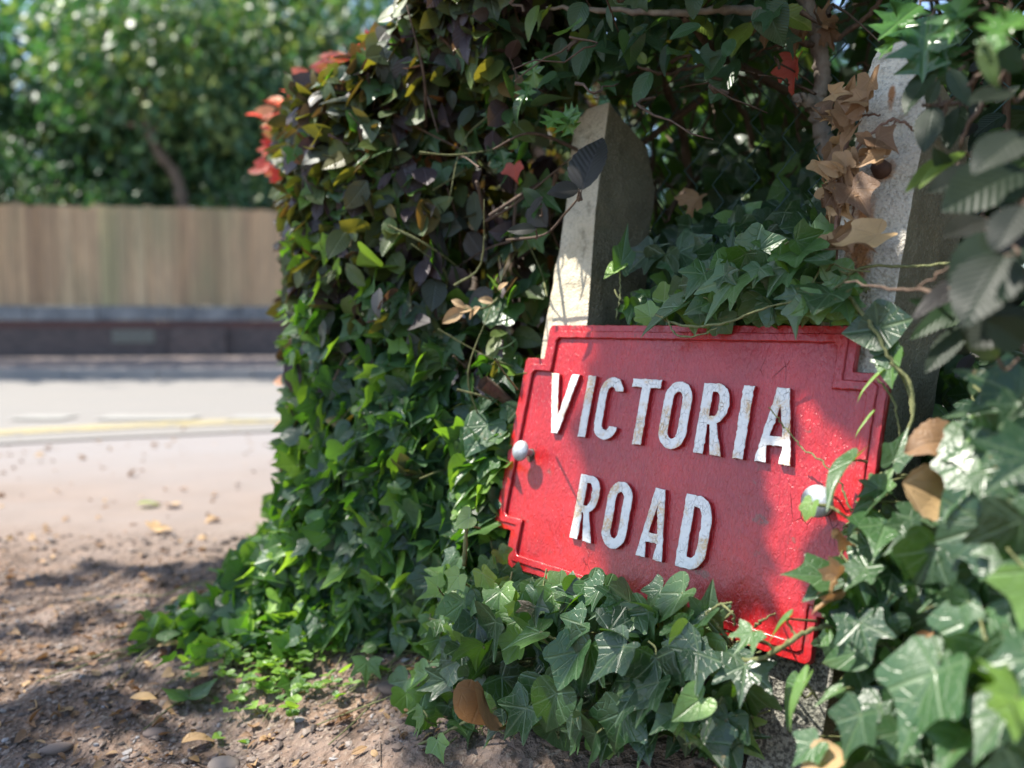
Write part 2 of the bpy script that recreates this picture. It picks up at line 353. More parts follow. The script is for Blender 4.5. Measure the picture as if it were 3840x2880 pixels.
soil = m.mix(m.ramp(n2, [(.35, 0.), (.7, 1.)]), (.055, .037, .027), (.24, .155, .105)); soil = m.mix(m.ramp(m.noise(7, 3, .6, g), [(.45, 0.), (.65, .55)]), soil, (.2, .16, .14))
soil = m.mix(m.ramp(n3, [(.55, 0.), (.66, .6)]), soil, (.3, .25, .2))
sand = m.mix(m.ramp(m.noise(5, 4, .6, g), [(.3, 0.), (.75, 1.)]), (.165, .125, .10), (.215, .165, .135)); sand = m.mix(m.ramp(m.noise(.9, 3, .6, m.map(g, (.5, 2, 1))), [(.4, 0.), (.7, .6)]), sand, (.195, .172, .16))
sand = m.mix(m.ramp(m.math('MULTIPLY_ADD', n1, .8, m.math('MULTIPLY', sx.outputs[1], .5)), [(.2, 0.), (1., 0.)]) if False else m.ramp(m.math('MULTIPLY', m.math('SUBTRACT', m.math('ADD', sx.outputs[1], n1), 2.7), .9), [(0., 0.), (1., .85)]), sand, (.205, .192, .188))
m.col(m.mix(far, soil, sand)); m.L(m.bump(m.math('MULTIPLY', m.math('ADD', m.math('ADD', n2, n3), vo), m.math('MULTIPLY_ADD', far, -.93, 1.)), .012, .8), m.b.inputs['Normal'])
tag(mesh_np('ground', V, [np.stack([a, a + 1, a + nx + 1, a + nx], -1)], m.m), kind='structure')

def sheet(name, pts, z, mat, kind='structure'):
    V = [(p[0], p[1], z) for p in pts]; return tag(mesh_np(name, V, [np.array([list(range(len(pts)))])], mat, smooth=False), kind=kind)
m = N('asphalt', .85); g = m.geo(); n2 = m.noise(3, 4, .6, m.map(g, (.25, 1, 1))); n3 = m.noise(260, 2, .7, g)
m.col(m.mix(m.ramp(n2, [(.35, 0.), (.7, 1.)]), m.mix(n3, (.165, .158, .148), (.215, .205, .192)), (.205, .19, .172))); m.L(m.bump(n3, .004, .7), m.b.inputs['Normal'])
yl = [ground_at(x, y) for x, y in [(-900, 1690), (-400, 1660), (0, 1633), (550, 1604), (1100, 1582), (1700, 1566)]]
near_edge = [(-40, yl[0][1] - .6)] + [(p[0], p[1] - .42) for p in yl] + [(40, yl[-1][1] + .1)]
sheet('road', [(p[0], p[1]) for p in near_edge] + [(40, 7.5), (-40, 7.5)], .008, m.m)
def paint(name, c):
    m = N(name, .7); n_ = m.noise(14, 4, .7, m.geo()); m.col(m.mix(m.ramp(n_, [(.3, 0.), (.55, 1.)]), (.19, .185, .175), c)); return m.m
MY, MW = paint('yellow_line_paint', (.33, .275, .135)), paint('white_line_paint', (.26, .255, .235))
mb = MB()
for off in (-.075, .05):
    for p, q in zip(yl[:-1], yl[1:]):
        mb.add([(p[0], p[1] + off, .0125), (q[0], q[1] + off, .0125), (q[0], q[1] + off + .11, .0125), (p[0], p[1] + off + .11, .0125)], [[0, 1, 2, 3]])
tag(mb.build('yellow_road_marking', MY, smooth=False), kind='structure')
mb = MB()
for x0, x1 in [(-700, -150), (-20, 185), (310, 680), (820, 1400)]:
    p, q = ground_at(x0, 1592), ground_at(x1, 1592)
    mb.add([(p[0], 4.3, .017), (q[0], 4.3, .017), (q[0], 4.5, .017), (p[0], 4.5, .017)], [[0, 1, 2, 3]])
tag(mb.build('white_road_marking', MW, smooth=False), kind='structure')
m = N('paving', .9); g = m.geo(); n2 = m.noise(2.5, 4, .6, g); m.col(m.mix(m.ramp(n2, [(.35, 0.), (.7, 1.)]), (.12, .1, .095), (.2, .155, .135))); MPAV = m.m
mb = MB(); mb.box((-40, 7.62, -.1), (80, 0, 0), (0, 6, 0), (0, 0, .21)); tag(mb.build('pavement', MPAV, smooth=False), kind='structure')
m = N('kerb_stone', .8); m.col(m.mix(m.noise(6, 3, .6, m.geo()), (.16, .16, .165), (.28, .27, .26))); mb = MB()
for k in range(44): mb.box((-20 + k * .92, 7.46, -.1), (.91, 0, 0), (0, .157, 0), (0, 0, .216))
tag(mb.build('kerb', m.m, smooth=False), kind='structure')

# ------------------------------------------------------------------ far wall, board fence
WA, WB = np.array([-6.87, 10.3, 0.]), np.array([-3.10, 10.9, 0.]); wd = nrmz(WB - WA); wn = np.array([wd[1], -wd[0], 0])  # wn looks at the camera
def wl(s_, q, z): return WA + wd * s_ + wn * q + UP * z
m = N('dark_brick', .85); o = m.obj(); br = m.n('TexBrick'); mp = m.map(o, (1, 1, 1), rot=(math.pi / 2, 0, -math.atan2(wd[1], wd[0]))); m.L(mp, br.inputs[0])
br.inputs['Scale'].default_value = 4.4; br.inputs['Color1'].default_value = (.07, .052, .05, 1); br.inputs['Color2'].default_value = (.12, .085, .078, 1); br.inputs['Mortar'].default_value = (.11, .105, .1, 1)
m.col(m.mix(m.ramp(m.noise(3, 3, .6, o), [(.45, 0.), (.7, .5)]), br.outputs[0], (.1, .075, .07))); MBR = m.m
m = N('red_brick', .85); m.col(m.mix(m.noise(9, 3, .6, m.obj()), (.09, .045, .042), (.15, .08, .07))); MRB = m.m
m = N('coping_stone', .8); m.col(m.mix(m.ramp(m.noise(4, 4, .65, m.obj()), [(.35, 0.), (.65, 1.)]), (.12, .125, .135), (.25, .25, .25))); MCO = m.m
gw = empty('garden_wall', WA, 'low dark brick wall with grey coping and red brick band across the road', 'wall')
mb = MB(); mb.box(wl(-7, 0, 0), wd * 20, -wn * .22, UP * .5); mb.build('brickwork', MBR, gw, False)
mb = MB(); mb.box(wl(-7, .012, .5), wd * 20, -wn * .24, UP * .1); mb.build('red_brick_course', MRB, gw, False)
mb = MB()
for k in range(22): mb.box(wl(-7 + k * .92, .05, .6 + .003 * (k % 2)), wd * .908, -wn * .32, UP * .195)
mb.build('coping', MCO, gw, False)
for s_ in (-4.55, -2.05, .1 - 2.4, 2.2, 5.5, 9):
    if s_ in (-2.05,): continue
    mb = MB(); mb.box(wl(s_, .1, 0), wd * .72, -wn * .09, UP * .5); mb.build('pier', MBR, gw, False)
m = N('vent_cover', .8); m.col((.2, .2, .17)); mb = MB()
for k in range(6): mb.box(wl(1.42, .02, .3 + k * .03), wd * .55, -wn * .015, UP * .022)
mb.build('vent', m.m, gw, False)
m = N('fence_board', .85); o = m.obj(); at_ = m.n('Attribute', attribute_name='rnd'); sp = m.n('SeparateColor'); m.L(at_.outputs['Color'], sp.inputs[0])
c = m.ramp(sp.outputs[0], [(0, (.42, .26, .145)), (.4, (.6, .39, .22)), (.75, (.7, .49, .29)), (1, (.54, .45, .2))])
c = m.mix(m.ramp(m.noise(14, 4, .7, m.map(o, (1, 1, .12))), [(.3, 0.), (.75, .6)]), c, (.17, .12, .09)); c = m.mix(m.ramp(m.noise(1.2, 3, .6, m.map(o, (1, 1, .3))), [(.5, 0.), (.7, .5)]), c, (.24, .24, .13))
m.col(c); MF = m.m
m = N('fence_post_wood', .85); m.col((.2, .16, .1)); MFP = m.m
bf = empty('board_fence', WA, 'tall weathered brown close board fence standing on the low wall', 'fence')
mb = MB()
for k in range(170):
    big = RG.random() if k % 4 == 0 else big * .6 + .4 * RG.random()
    s_ = -7 + k * .115; mb.box(wl(s_, -.06 - .014 * (k % 2) - .004 * RG.random(), .8), wd * .125, -wn * .014, UP * (1.345 + .012 * RG.standard_normal()), (big, 0, 0, 1))
mb.build('boards', MF, bf, False)
for s_ in (-5.4, -2.6, .2, 3.0, 5.8, 8.6):
    mb = MB(); mb.box(wl(s_, -.09, .795), wd * .09, -wn * .1, UP * 1.39); mb.build('post', MFP, bf, False)
mb = MB(); mb.box(wl(-7, -.1, 1.9), wd * 20, -wn * .05, UP * .08); mb.box(wl(-7, -.1, 1.1), wd * 20, -wn * .05, UP * .08); mb.build('rail', MFP, bf, False)

# ------------------------------------------------------------------ trees beyond the fence
def crown(L, c, r, n, size, tpl='oval', clump=.28, per=14, droop=.7, keep=None, hue=(0, 1)):
    c = np.array(c, float); r = np.array(r, float); k = max(1, n // per)
    for _ in range(k):
        d = nrmz(rv()); rad = random.random() ** .33; base = c + d * r * rad; h = random.uniform(*hue); ax = nrmz(d + rv(.5) + UP * .1)
        for _ in range(per):
            p = base + rv(clump)
            if keep is not None and not keep(p): continue
            tip = nrmz(ax * .7 - UP * droop + rv(.5)); nn = nrmz(UP * .9 + d * .6 + rv(.45))
            L.add(tpl, p, tip, nn, size * U(.65, 1.2), U(.8, 1.25), U(.1, .4), U(0, .3), 0, (min(1, max(0, h + U(-.2, .2))), random.random(), 0, 1))
BT = [ # px, base distance, centre height, radii, leaves, size, hue, label
 (-1250, 13.5, 3.9, (1.9, 1.3, 2.4), 5200, .17, (0, .9), 'broad dark evergreen tree at the left end of the fence'),
 (-330, 12.7, 3.6, (1.7, 1.1, 2.2), 5600, .15, (.1, 1), 'pale green laurel tree above the left of the fence'),
 (560, 13.6, 4.3, (1.9, 1.2, 2.6), 6000, .16, (0, .8), 'dark green tree directly behind the one with the bent trunk'),
 (1150, 13.0, 4.0, (1.6, 1.1, 2.5), 5200, .15, (0, .95), 'mid green tree rising beside the edge of the beech hedge'),
 (1900, 13.6, 4.2, (1.9, 1.2, 2.6), 4200, .17, (0, .8), 'green tree glimpsed through the top of the hedge'),
 (2900, 14.0, 3.7, (2.1, 1.2, 2.3), 3600, .18, (0, .8), 'leafy tree glimpsed through the gap above the sign')]
for px, Y, h, r, n, size, hue, lab in BT:
    X = (px - 1920) / F * Y; t = empty('garden_tree', (X, Y, 0), lab, 'tree', 'trees beyond the board fence')
    L = Leaves(); crown(L, (X, Y, h), (r[0] * 1.15, r[1], r[2]), n, size * 1.5, hue=hue, per=9, clump=.2); crown(L, (X, Y - .5, h + .4), (r[0] * 1.1, .7, 2.2), n // 4, size * 1.2, hue=(.5, 1), per=18, clump=.13); crown(L, (X, Y + 1, h - .2), (r[0] * 1.3, .9, 2.9), n // 2, size * 2.2, hue=(0, .3)); L.build('crown', M['laurel'], t)
    mb = MB(); mb.tube(smooth_path([(X, Y, 0), (X + U(-.1, .1), Y, 1.5), (X + U(-.3, .3), Y, h)], 6), .12, .05, 8)
    for _ in range(5): mb.tube(smooth_path([(X, Y, U(1.8, h)), (X + U(-.6, .6), Y + U(-.4, .4), h + U(0, .6)), (X + U(-1.3, 1.3), Y + U(-.6, .6), h + U(.4, 1.8))], 5), .045, .012, 6)
    mb.build('trunk', M['bark'], t)
for k in range(5):
    X = -11.5 + k * 2.9; t = empty('poplar_tree' if False else 'garden_tree', (X, 16.2, 0), ['first', 'second', 'third', 'fourth', 'fifth'][k] + ' from the left of the tall dark trees standing farthest back', 'tree', 'tall trees farthest back')
    L = Leaves(); crown(L, (X, 16.2, 4.8), (1.9, .8, 3.8), 1500, .42, per=8, clump=.3, hue=(0, .35)); L.build('crown', M['laurel'], t)
    mb = MB(); mb.tube(smooth_path([(X, 16.2, 0), (X + .1, 16.2, 3), (X, 16.2, 6.5)], 6), .16, .05, 8); mb.build('trunk', M['bark'], t)
# a street tree on the far pavement, crown above the frame, shading pavement and wall
t = empty('street_tree', (-9.6, 8.6, .1), 'tall street tree on the far pavement left of view', 'tree')
L = Leaves(); crown(L, (-8.3, 8.9, 5.7), (2.9, 1.3, .8), 3000, .24, per=10, clump=.3); crown(L, (-5.4, 9.0, 6.0), (2.4, 1.1, .7), 1800, .24, per=10, clump=.3); L.build('crown', M['laurel'], t)
mb = MB(); mb.tube(smooth_path([(-9.6, 8.6, .1), (-9.5, 8.6, 2.5), (-9.2, 8.7, 5.2)], 6), .16, .09, 9)
for k in range(7): mb.tube(smooth_path([(-9.4, 8.6, 3.2 + .3 * k), (-8.2, 8.7, 4.9), (-7.5 + .5 * k, 8.2 + .25 * k, 5.8)], 5), .05, .015, 6)
mb.build('trunk', M['bark'], t)
# the one whose bent trunk shows over the fence
X, Y = -5.05, 12.0; t = empty('garden_tree', (X, Y, 0), 'tree with a bent brown trunk rising above the fence', 'tree', 'trees beyond the board fence')
mb = MB(); mb.tube(smooth_path([(X, Y, 0), (X + .03, Y, 1.6), (X - .02, Y, 2.4), (X - .12, Y, 2.85), (X - .42, Y, 3.3), (X - .6, Y, 4.2)], 7), .12, .07, 9)
mb.tube(smooth_path([(X - .5, Y, 3.5), (X - 1, Y, 3.7), (X - 1.5, Y, 4.2)], 5), .05, .015)
m = bark('tan_bark', (.09, .065, .05), (.2, .145, .11), 20); mb.build('trunk', m, t)
L = Leaves(); crown(L, (X - .3, Y, 4.7), (1.7, .9, 1.2), 2600, .2, hue=(.2, 1)); crown(L, (X + .5, Y - .1, 4.4), (1.4, .7, 1.0), 1500, .15, hue=(.3, 1)); L.build('crown', M['laurel'], t)
for px, Y, h, rx, n, lab in [(-900, 11.7, 2.0, 1.2, 1500, 'bush behind the fence at its far left'), (60, 11.6, 2.3, .95, 1500, 'rounded bush behind the fence left of the bent trunk'), (420, 11.9, 2.0, .6, 900, 'low dark bush directly left of the bent trunk'),
                             (960, 11.7, 2.1, .85, 1500, 'green bush behind the fence right of the bent trunk'), (1700, 11.8, 2.1, 1.1, 900, 'bush behind the fence mostly hidden by the beech hedge')]:
    X = (px - 1920) / F * Y; t = empty('garden_bush', (X, Y, 0), lab, 'bush', 'bushes behind the fence')
    L = Leaves(); crown(L, (X, Y, h), (rx, .35, .85), n, .1, clump=.16, droop=.2, hue=(.1, .8)); L.build('foliage', M['laurel'], t)
    mb = MB()
    for _ in range(6): mb.tube(smooth_path([(X + U(-.1, .1), Y, 0), (X + U(-.3, .3), Y, 1.2), (X + U(-rx, rx) * .8, Y + U(-.2, .2), h + .4)], 4), .03, .008, 5)
    mb.build('stem', M['bark'], t)
# ------------------------------------------------------------------ concrete posts
def concrete(name, a, b, spk, rust=None, bump=.004, low=None):
    m = N(name, .92); o = m.obj(); n1 = m.noise(14, 5, .65, o); n2 = m.noise(240, 3, .7, o); n3 = m.vor(330, 'F1', o)
    c = m.mix(m.ramp(n1, [(.35, 0.), (.68, 1.)]), a, b); c = m.mix(m.ramp(n2, [(.5, 0.), (.68, .8)]), c, spk)
    c = m.mix(m.ramp(m.noise(45, 4, .7, o), [(.54, 0.), (.66, .6)]), c, (.17, .145, .10))
    h = m.math('ADD', m.math('MULTIPLY', n2, .7), m.math('MULTIPLY', n3, .6))
    if low is not None:    # bare aggregate where the paint ends, a real change along the post
        sx = m.n('SeparateXYZ'); m.L(m.geo(), sx.inputs[0]); zz = m.math('ADD', sx.outputs[2], m.math('MULTIPLY', n1, .05))
        f_ = m.ramp(zz, [(low - .02, 1.), (low + .02, 0.)])
        agg = m.mix(m.ramp(n2, [(.42, 0.), (.6, 1.)]), (.055, .052, .045), (.27, .26, .22)); agg = m.mix(m.ramp(m.noise(9, 3, .6, o), [(.55, 0.), (.7, .5)]), agg, (.1, .13, .09)); c = m.mix(f_, c, agg)
    if rust:
        for p, rx, rz in rust:
            v = m.n('VectorMath', operation='SUBTRACT'); m.L(m.geo(), v.inputs[0]); v.inputs[1].default_value = p
            def dt(ax):
                q = m.n('VectorMath', operation='DOT_PRODUCT'); m.L(v.outputs[0], q.inputs[0]); q.inputs[1].default_value = ax; return q.outputs['Value']
            du = m.math('DIVIDE', m.math('ADD', dt(tuple(SU)), m.math('MULTIPLY', m.math('SUBTRACT', n1, .5), .02)), rx); dv = m.math('DIVIDE', dt(tuple(SV)), rz)
            r = m.math('ADD', m.math('MULTIPLY', du, du), m.math('MULTIPLY', dv, dv)); r = m.math('ADD', r, m.math('MULTIPLY', m.noise(90, 4, .7, o), .9))
            c = m.mix(m.ramp(r, [(.55, .95), (1.3, 0.)]), c, m.mix(n2, (.26, .09, .025), (.42, .2, .07)))
    m.col(c); m.L(m.bump(h, bump, .9, m.bump(n1, .006, .5)), m.b.inputs['Normal']); return m.m
MSD = concrete('bare_shaded_concrete', (.14, .125, .078), (.21, .19, .12), (.27, .24, .17), bump=.003)  # bare concrete of side and back, the hollow's shade put into its colour
PF = -.02                         # the posts' front faces lie 20 mm behind the sign's face
def post(name, label, prof, depth, topback, mat, side, par_cat='post'):
    """prof: (v, u_left, u_right) up the front; topback: height of the back edge"""
    base = sg((prof[0][1] + prof[0][2]) / 2, prof[0][0], PF - depth / 2)
    bm = bmesh.new(); rings = []
    for k, (v, a_, b_) in enumerate(prof):
        top = k == len(prof) - 1
        f0, f1, b1, b0 = v if isinstance(v, tuple) else (v,) * 4; dd = depth * (topback if top else 1)
        ring = [sg(a_, f0, PF), sg(b_, f1, PF), sg(b_, b1, PF - dd), sg(a_, b0, PF - dd)]
        rings.append([bm.verts.new(p - base) for p in ring])
    for r0, r1 in zip(rings[:-1], rings[1:]):
        for k in range(4): bm.faces.new([r0[k], r0[(k + 1) % 4], r1[(k + 1) % 4], r1[k]])
    bm.faces.new(rings[-1]); bm.faces.new(rings[0][::-1])
    bmesh.ops.subdivide_edges(bm, edges=bm.edges[:], cuts=5, use_grid_fill=True)
    long_ = [e for e in bm.edges if e.calc_length() > .02]; bmesh.ops.subdivide_edges(bm, edges=long_, cuts=2, use_grid_fill=True)
    bmesh.ops.triangulate(bm, faces=[f for f in bm.faces if len(f.verts) > 4])
    bmesh.ops.recalc_face_normals(bm, faces=bm.faces[:])
    me = bpy.data.meshes.new(name); bm.to_mesh(me); bm.free(); me.materials.append(mat); me.materials.append(side)
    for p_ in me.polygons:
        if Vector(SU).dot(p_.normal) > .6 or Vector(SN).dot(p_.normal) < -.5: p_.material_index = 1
    o = bpy.data.objects.new(name, me); o.location = base; link(o)
    bv = o.modifiers.new('edge', 'BEVEL'); bv.width = .0035; bv.segments = 2; bv.limit_method = 'ANGLE'; bv.angle_limit = math.radians(35)
    tx = bpy.data.textures.new(name + '_wear', 'CLOUDS'); tx.noise_scale = .03; tx.noise_depth = 3
    d = o.modifiers.new('wear', 'DISPLACE'); d.texture = tx; d.strength = .006; d.texture_coords = 'LOCAL'; d.mid_level = .5
    for p in me.polygons: p.use_smooth = False
    return tag(o, label, par_cat, 'concrete posts the sign is fixed to')
MC1 = concrete('cream_painted_concrete', (.52, .45, .32), (.62, .56, .43), (.42, .37, .26), bump=.002)
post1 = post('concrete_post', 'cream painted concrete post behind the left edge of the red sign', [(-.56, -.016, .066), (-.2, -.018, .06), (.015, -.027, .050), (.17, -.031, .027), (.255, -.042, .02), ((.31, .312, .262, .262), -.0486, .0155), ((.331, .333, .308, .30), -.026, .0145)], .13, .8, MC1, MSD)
hole = onsign(3310, 640, PF); HO = hole
MC2 = concrete('white_painted_concrete', (.47, .43, .36), (.7, .65, .55), (.3, .28, .24), rust=[(tuple(HO - SV * .075 - SU * .012),   .022, .085), (tuple(sg(.412, .250, PF)), .006, .024), (tuple(sg(.404, .205, PF)), .006, .02), (tuple(HO), .02, .02)], bump=.003, low=.42)
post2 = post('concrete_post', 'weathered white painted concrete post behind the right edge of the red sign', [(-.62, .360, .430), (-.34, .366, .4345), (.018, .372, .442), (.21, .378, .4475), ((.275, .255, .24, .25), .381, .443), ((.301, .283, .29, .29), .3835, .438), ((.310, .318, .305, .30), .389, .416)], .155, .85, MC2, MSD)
# rusty bolt head in the crumbled hole of the right post
m = N('rusted_iron', .7); m.col(m.mix(m.noise(300, 4, .7, m.obj()), (.02, .012, .01), (.12, .05, .025))); MRU = m.m
mb = MB(); mb.tube([HO - SN * .03, HO + SN * .004, HO + SN * .012], .0095, .008, 9); ob = mb.build('rusted_bolt', MRU); ob.location = (0, 0, 0)
tag(ob, 'black rusted bolt end stuck in the white post above a rust streak', 'bolt')

# ------------------------------------------------------------------ the sign
m = N('red_gloss_paint', .3); o = m.obj()
rot = Matrix((SU, SV, SN)).to_euler()      # brush marks run with the face of the sign
vm = m.n('Mapping'); vm.vector_type = 'POINT'; m.L(o, vm.inputs[0]); vm.inputs[2].default_value = rot; so_ = vm.outputs[0]
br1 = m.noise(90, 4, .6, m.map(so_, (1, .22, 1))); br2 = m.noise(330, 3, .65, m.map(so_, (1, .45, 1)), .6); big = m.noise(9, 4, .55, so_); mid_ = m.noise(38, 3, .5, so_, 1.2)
cr = m.vor(26, 'DISTANCE_TO_EDGE', m.map(so_, (1.6, .6, 1))); crack = m.ramp(cr, [(.0, .8), (.009, 0.)]); cm = m.ramp(m.noise(11, 2, .5, so_), [(.62, 0.), (.7, 1.)])
pit = m.ramp(m.noise(210, 2, .6, so_), [(.71, 0.), (.76, 1.)])
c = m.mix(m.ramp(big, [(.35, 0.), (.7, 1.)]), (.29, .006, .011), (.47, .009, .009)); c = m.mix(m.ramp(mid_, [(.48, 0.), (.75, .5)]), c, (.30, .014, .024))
c = m.mix(m.math('MULTIPLY', crack, m.math('MULTIPLY', cm, .8)), c, (.1, .01, .01)); c = m.mix(m.math('MULTIPLY', pit, .7), c, (.16, .02, .015))
rz = m.ramp(m.noise(16, 4, .65, so_), [(.69, 0.), (.72, .85)]); c = m.mix(rz, c, (.28, .035, .03)); c = m.mix(m.ramp(m.noise(26, 5, .7, so_), [(.63, 0.), (.67, .8)]), c, (.17, .05, .035))
m.col(c); m.b.inputs['Coat Weight'].default_value = .45; m.b.inputs['Coat Roughness'].default_value = .2
m.L(m.math('ADD', .16, m.math('MULTIPLY', br1, .3)), m.b.inputs['Roughness'])
h = m.math('ADD', m.math('MULTIPLY', br1, .9), m.math('MULTIPLY', br2, .55)); h = m.math('SUBTRACT', h, m.math('MULTIPLY', m.math('MULTIPLY', crack, cm), 1.2))
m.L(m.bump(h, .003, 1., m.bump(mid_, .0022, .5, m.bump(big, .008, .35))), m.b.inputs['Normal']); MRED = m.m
m = N('white_letter_paint', .45); o = m.obj(); cr = m.ramp(m.vor(230, 'DISTANCE_TO_EDGE', m.map(o, (1, 1, .6))), [(.0, 1.), (.03, 0.)]); cmk = m.ramp(m.noise(70, 3, .6, o), [(.45, 0.), (.6, 1.)])
c = m.mix(m.noise(60, 3, .6, o), (.68, .68, .67), (.77, .76, .73)); ru = m.math('MULTIPLY', m.ramp(m.noise(24, 3, .6, o), [(.5, 0.), (.6, 1.)]), m.ramp(m.noise(300, 4, .8, o), [(.38, 0.), (.58, 1.)]))
c = m.mix(m.math('MULTIPLY', ru, .85), c, (.58, .35, .12)); c = m.mix(m.math('MULTIPLY', m.math('MULTIPLY', cr, cmk), .35), c, (.45, .43, .4))
m.col(c); m.L(m.bump(m.math('SUBTRACT', m.noise(160, 3, .6, o), m.math('MULTIPLY', m.math('MULTIPLY', cr, cmk), .8)), .0012, .9), m.b.inputs['Normal']); MWH = m.m

sign = empty('street_sign', sg(.21, -.33, 0), 'red cast iron street sign reading VICTORIA ROAD in raised white letters, bolted to two posts', 'sign')
SOR = np.array(sign.location)
ROT = Matrix((SU, SV, SN)).transposed().to_4x4()
def plate(name, outlines, thick, z0, mats, bevel=.0008, jit=0., parent=sign, step=.006, white=False):
    """flat shapes in sign coordinates (first = outer, others = holes), extruded from z0 to z0+thick"""
    cu = bpy.data.curves.new(name, 'CURVE'); cu.dimensions = '2D'; cu.fill_mode = 'BOTH'
    for ol in outlines:
        ol = np.array(ol, float)
        if step:
            n_ = max(8, int(np.linalg.norm(np.diff(np.vstack([ol, ol[:1]]), axis=0), axis=1).sum() / step)); P = []
            for a_, b_ in zip(ol, np.roll(ol, -1, 0)):
                k = max(1, int(round(np.linalg.norm(b_ - a_) / step))); P += [a_ + (b_ - a_) * i / k for i in range(k)]
            ol = np.array(P)
            if jit: ol = ol + RG.standard_normal(ol.shape) * jit
        s_ = cu.splines.new('POLY'); s_.points.add(len(ol) - 1); s_.use_cyclic_u = True
        for p, c_ in zip(s_.points, ol): p.co = (c_[0], c_[1], 0, 1)
    cu.extrude = max(1e-5, thick / 2 - bevel); cu.bevel_depth = bevel; cu.bevel_resolution = 1; cu.offset = -bevel
    tmp = bpy.data.objects.new('tmp', cu); sc.collection.objects.link(tmp); dg = bpy.context.evaluated_depsgraph_get()
    me = bpy.data.meshes.new_from_object(tmp.evaluated_get(dg)); bpy.data.objects.remove(tmp)
    co = np.empty(len(me.vertices) * 3); me.vertices.foreach_get('co', co); co = co.reshape(-1, 3); co[:, 2] += z0 + thick / 2
    top = co[:, 2] > z0 + thick - bevel * .5
    wpos = S0 + co[:, :1] * SU + co[:, 1:2] * SV + co[:, 2:] * SN - SOR
    me.materials.clear()
    for m_ in mats: me.materials.append(m_)
    if len(mats) > 1:
        for p in me.polygons: p.material_index = 0 if all(co[i, 2] > z0 + thick - bevel * 2.2 for i in p.vertices) else 1
    me.vertices.foreach_set('co', wpos.astype(np.float32).ravel()); me.update(); me.name = name
    o = bpy.data.objects.new(name, me); link(o, parent); return o
def outline(i, r=.0):   # sign outline inset by i
    a, b, c_, d = -.034 + i, 0 + i, .42 - i, .454 - i; t, t2, b2, b_ = 0 - i, -.047 - i, -.285 + i, -.331 + i
    k = min(.004, .004)
    return [(b + k, t), (c_ - k, t), (c_, t - k), (c_, t2), (d - k, t2), (d, t2 - k), (d, b2 + k), (d - k, b2), (c_, b2), (c_, b_ + k), (c_ - k, b_), (b + k, b_), (b, b_ + k), (b, b2), (a + k, b2), (a, b2 + k), (a, t2 - k), (a + k, t2), (b, t2), (b, t - k)]
def rim(i0, i1): return [outline(i0), outline(i1)]
FL = -.005                     # field of the sign, letters stand on it
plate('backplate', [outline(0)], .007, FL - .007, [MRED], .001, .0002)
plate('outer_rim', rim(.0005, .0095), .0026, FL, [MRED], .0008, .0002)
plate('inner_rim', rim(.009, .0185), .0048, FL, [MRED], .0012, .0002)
def arc(cx, cy, rx, ry, a0, a1, n=14): return [(cx + rx * math.cos(math.radians(a)), cy + ry * math.sin(math.radians(a))) for a in np.linspace(a0, a1, n)]
def letter(ch, w):
    """outlines in a 1-high box, w wide (same units), stroke s"""
    s = .156
    if ch == 'I': return [[(0, 0), (s, 0), (s, 1), (0, 1)]]
    if ch == 'V': return [[(w / 2 - .07, 0), (w / 2 + .07, 0), (w, 1), (w - s * 1.05, 1), (w / 2, .27), (s * 1.05, 1), (0, 1)]]
    if ch == 'A': return [[(0, 0), (s * 1.08, 0), (w * .29, .23), (w * .71, .23), (w - s * 1.08, 0), (w, 0), (w / 2 + .085, 1), (w / 2 - .085, 1)], [(w * .335, .36), (w * .5, .76), (w * .665, .36)]]
    if ch == 'T': return [[(w / 2 - s / 2, 0), (w / 2 + s / 2, 0), (w / 2 + s / 2, .87), (w, .87), (w, 1), (0, 1), (0, .87), (w / 2 - s / 2, .87)]]
    if ch == 'O':
        r = w / 2; ry = r * 1.12
        o_ = arc(r, 1 - ry, r, ry, 0, 180) + arc(r, ry, r, ry, 180, 360); ri, ryi = r - s, ry - s
        return [o_, arc(r, 1 - ry, ri, ryi, 0, 180) + arc(r, ry, ri, ryi, 180, 360)]
    if ch == 'C':
        r = w / 2; ry = r * 1.1; ri, ryi = r - s, ry - s
        return [arc(r, 1 - ry, r, ry, 8, 180) + arc(r, ry, r, ry, 180, 352) + arc(r, ry, ri, ryi, 346, 180) + arc(r, 1 - ry, ri, ryi, 180, 14)]
    if ch == 'D': return [[(0, 0)] + [(w * .5, 0)] + arc(w * .5, .33, w * .5, .33, -80, 0, 8) + arc(w * .5, .67, w * .5, .33, 0, 80, 8) + [(w * .5, 1), (0, 1)],
                          [(s, s), (w * .47, s)] + arc(w * .47, .34, w * .53 - s, .34 - s, -80, 0, 8) + arc(w * .47, .66, w * .53 - s, .34 - s, 0, 80, 8) + [(w * .47, 1 - s), (s, 1 - s)]]
    if ch == 'R': return [[(0, 0), (s, 0), (s, .42), (w * .42, .42), (w - s * 1.1, 0), (w, 0), (w * .66, .45)] + arc(w * .56, .72, w * .44, .28, -60, 85, 9) + [(w * .5, 1), (0, 1)],
                          [(s, .54), (w * .5, .54)] + arc(w * .52, .71, w * .48 - s, .17, -70, 70, 7) + [(w * .5, .88), (s, .88)]]
H = .0795
for word, v in ((('V', .0235, .0495), ('I', .0885, .01), ('C', .1115, .037), ('T', .1600, .042), ('O', .2090, .0375), ('R', .2590, .0350), ('I', .3075, .01), ('A', .3325, .0405)), -.1475), \
               ((('R', .1060, .0345), ('O', .1535, .036), ('A', .2070, .0365), ('D', .2600, .0360)), -.2728):
    for ch, u0, w_ in word:
        ol = [[(u0 + x * H, v + y * H) for x, y in o_] for o_ in letter(ch, w_ / H)]
        plate('letter', ol, .0062, FL, [MWH, MRED], .0007, .0003, step=.0035)
